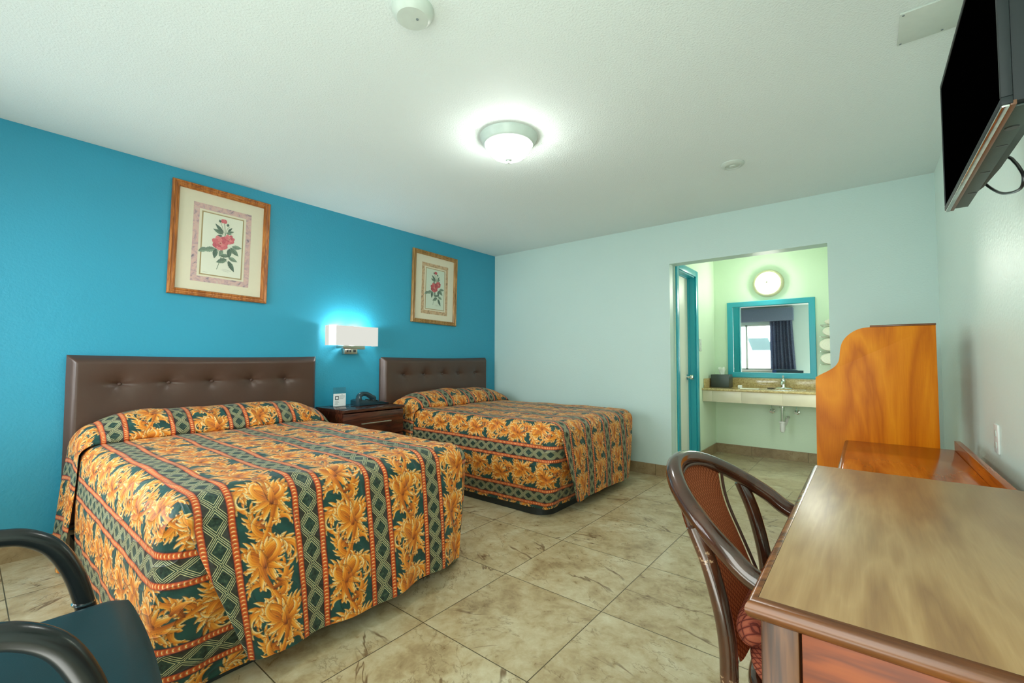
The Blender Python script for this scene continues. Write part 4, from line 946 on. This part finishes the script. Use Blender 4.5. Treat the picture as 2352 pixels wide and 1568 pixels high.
b = NB(); tube(b, [(-4.50, -2.03, .40), (-4.54, -2.600, .40)], .014, 10); obj('seat_rail', b, MT['tube'], c); obj('seat_rail', tube(NB(), [(-4.0, -2.03, .40), (-4.047, -2.600, .40)], .014, 10), MT['tube'], c)
# ------------------------------------------------------------------ television on its bracket
t = thing('television', 'black flat television mounted high on the right wall, seen from below', 'television', (-2.645, -3.91, 1.60))
X0, X1, Z0, Z1, yf = -3.028, -2.263, 1.600, 2.016, -3.905
obj('screen', bx(X0 + .0095, X1 - .0105, yf - .004, yf, Z0 + .0145, Z1 - .0125), MT['screen'], t, False)
b = NB()
for q in ((X0, X0 + .010, Z0 + .0152, Z1 - .0132), (X1 - .011, X1, Z0 + .0152, Z1 - .0132), (X0, X1, Z0, Z0 + .015), (X0, X1, Z1 - .013, Z1)): box(b, q[0], q[1], yf - .014, yf + .002, q[2], q[3], .0015)
obj('bezel', b, MT['tvdark'], t)
obj('silver_strip', bx(X0 + .002, X1 - .002, yf - .010, yf + .001, Z0 - .004, Z0 + .001, .001), MT['silver'], t)
obj('lower_trim', bx(X0 + .002, X1 - .002, yf - .019, yf - .010, Z0 - .003, Z0 + .006, .001), MT['copper'], t)
b = NB(); prism(b, [(yf - .0145, Z0 + .004), (yf - .0145, Z1 - .002), (yf - .050, Z1 - .004), (yf - .050, Z0 + .004)], 'x', X0 + .004, X1 - .004, .002); obj('rear_shell', b, MT['tvdark'], t)
b = NB(); A = [(X0 + .03, yf - .05), (X1 - .03, yf - .05), (X1 - .14, yf - .066), (X1 - .3, yf - .074), (X0 + .14, yf - .074), (X0 + .05, yf - .066)]; prism(b, A, 'z', Z0 + .020, Z0 + .30, .004); obj('rear_housing', b, MT['tvback'], t)
obj('underside_panel', bx(X0 + .02, X1 - .02, yf - .049, yf - .019, Z0 - .001, Z0 + .003, .001), MT['tvback'], t)
for xx in (-2.80, -2.62, -2.44):
    obj('vent_slot', bx(xx, xx + .006, yf - .046, yf - .028, Z0 - .0018, Z0 - .0005), MT['black'], t, False)
lathe(b := NB(), [(0, -.003), (.010, -.003), (.013, 0), (.013, .002), (0, .002)], (-2.90, yf - .034, Z0), 'z', 24); obj('round_port', b, MT['black'], t)
k = thing('wall_bracket', 'dark metal television bracket between the screen and the right wall', 'bracket', (-2.62, -4.06, 1.62))
obj('wall_plate', bx(-2.72, -2.52, YR, YR + .012, 1.66, 1.90, .003), MT['tvdark'], k)
obj('arm', bx(-2.66, -2.58, YR + .010, yf - .075, 1.74, 1.82, .004), MT['tvdark'], k)
cb = [(-2.50, -3.975, 1.665), (-2.545, -3.995, 1.650), (-2.585, -4.0, 1.620), (-2.625, -4.0, 1.590), (-2.652, -4.0, 1.562), (-2.636, -4.0, 1.542), (-2.575, -4.0, 1.548), (-2.464, -4.0, 1.576), (-2.371, -4.0, 1.611), (-2.325, -3.99, 1.645), (-2.335, -3.972, 1.67)]
tag(obj('power_cable', tube(NB(), catmull(cb, 6), .0036, 8), MT['black']), 'thin black cable looping below the television', 'cable')
o = thing('wall_outlet', 'narrow white wall plate on the right wall above the desk', 'outlet', (-1.63, YR, .75))
obj('plate', bx(-1.66, -1.59, YR, YR + .007, .742, .858, .002), MT['white'], o)
for z in (.775, .822): obj('socket', bx(-1.638, -1.612, YR + .006, YR + .009, z - .012, z + .012, .001), MT['offwhite'], o)
# ------------------------------------------------------------------ light
def area(name, loc, rot, sx_, sy_, e, col=(1, 1, 1), spread=PI):
    l = bpy.data.lights.new(name, 'AREA'); l.shape = 'RECTANGLE'; l.size = sx_; l.size_y = sy_; l.energy = e; l.color = col; l.spread = spread
    o = bpy.data.objects.new(name, l); C.objects.link(o); o.location = loc; o.rotation_euler = rot; return o
def point(name, loc, e, r=.05, col=(1, 1, 1)):
    l = bpy.data.lights.new(name, 'POINT'); l.energy = e; l.shadow_soft_size = r; l.color = col
    o = bpy.data.objects.new(name, l); C.objects.link(o); o.location = loc; return o
W = bpy.data.worlds.new('daylight'); bpy.context.scene.world = W; W.use_nodes = True
W.node_tree.nodes['Background'].inputs[0].default_value = (.88, .96, 1.0, 1); W.node_tree.nodes['Background'].inputs[1].default_value = 15
p = area('window_portal', (XF + .02, (WY0 + WY1) / 2, (WZ0 + WZ1) / 2), (0, -PI / 2, 0), WZ1 - WZ0, WY0 - WY1, 1); p.data.cycles.is_portal = True
area('room_fill', (-5.05, -3.50, 1.35), (0, math.radians(-92), math.radians(14)), 1.6, .9, 19, (.97, 1, .95))
area('ceiling_fill', (-4.75, -3.25, .12), (PI, 0, 0), .8, 1.2, 14, (.97, 1, .94))  # added uplight behind the camera that brightens the ceiling, not real floor bounce
area('side_fill', (-4.95, -.35, 1.15), (Vector((2.9, -3.7, -.25))).to_track_quat('-Z', 'Y').to_euler(), .7, 1.1, 11, (.97, 1, .98))
area('alcove_fill', (.45, -3.52, .95), (Vector((1.1, .75, -.35))).to_track_quat('-Z', 'Y').to_euler(), .3, .9, 2.6, (.96, 1, .97))
point('sconce_bulb', (-2.14, -.075, 1.385), 3.2, .02, (.95, 1, 1)); point('sconce_bulb', (-1.95, -.075, 1.385), 3.2, .02, (.95, 1, 1))
point('sconce_bulb', (-2.05, -.075, 1.26), 1.0, .02, (.95, 1, 1))
lg_ = W.light_settings; lg_.ao_factor = .078; lg_.distance = .9; bpy.context.scene.cycles.use_fast_gi = True; bpy.context.scene.cycles.fast_gi_method = 'ADD'
# ------------------------------------------------------------------ camera
CAM = [1011.99153, .675818913, .0411848681, .00208233294, -4.24811994, -3.69015991, 1.11508082]
f_, yaw, pit, rol, px_, py_, pz_ = CAM
F = Vector((math.cos(yaw) * math.cos(pit), math.sin(yaw) * math.cos(pit), math.sin(pit))); Rt = Vector((math.sin(yaw), -math.cos(yaw), 0)); U_ = Rt.cross(F)
R_ = Rt * math.cos(rol) + U_ * math.sin(rol); U_ = -Rt * math.sin(rol) + U_ * math.cos(rol)
cd = bpy.data.cameras.new('camera'); cam = bpy.data.objects.new('camera', cd); C.objects.link(cam)
cd.sensor_width = 36; cd.lens = f_ / 2352 * 36; cd.clip_start = .02
Mx = Matrix(((R_.x, U_.x, -F.x, px_), (R_.y, U_.y, -F.y, py_), (R_.z, U_.z, -F.z, pz_), (0, 0, 0, 1))); cam.matrix_world = Mx
sc = bpy.context.scene; sc.camera = cam
sc.view_settings.view_transform = 'Standard'; sc.view_settings.look = 'None'; sc.view_settings.exposure = .58; sc.view_settings.gamma = 1
sc.cycles.use_denoising = True; sc.cycles.max_bounces = 7; sc.cycles.diffuse_bounces = 4; sc.cycles.glossy_bounces = 4; sc.cycles.caustics_reflective = False; sc.cycles.caustics_refractive = False; sc.cycles.sample_clamp_indirect = 6
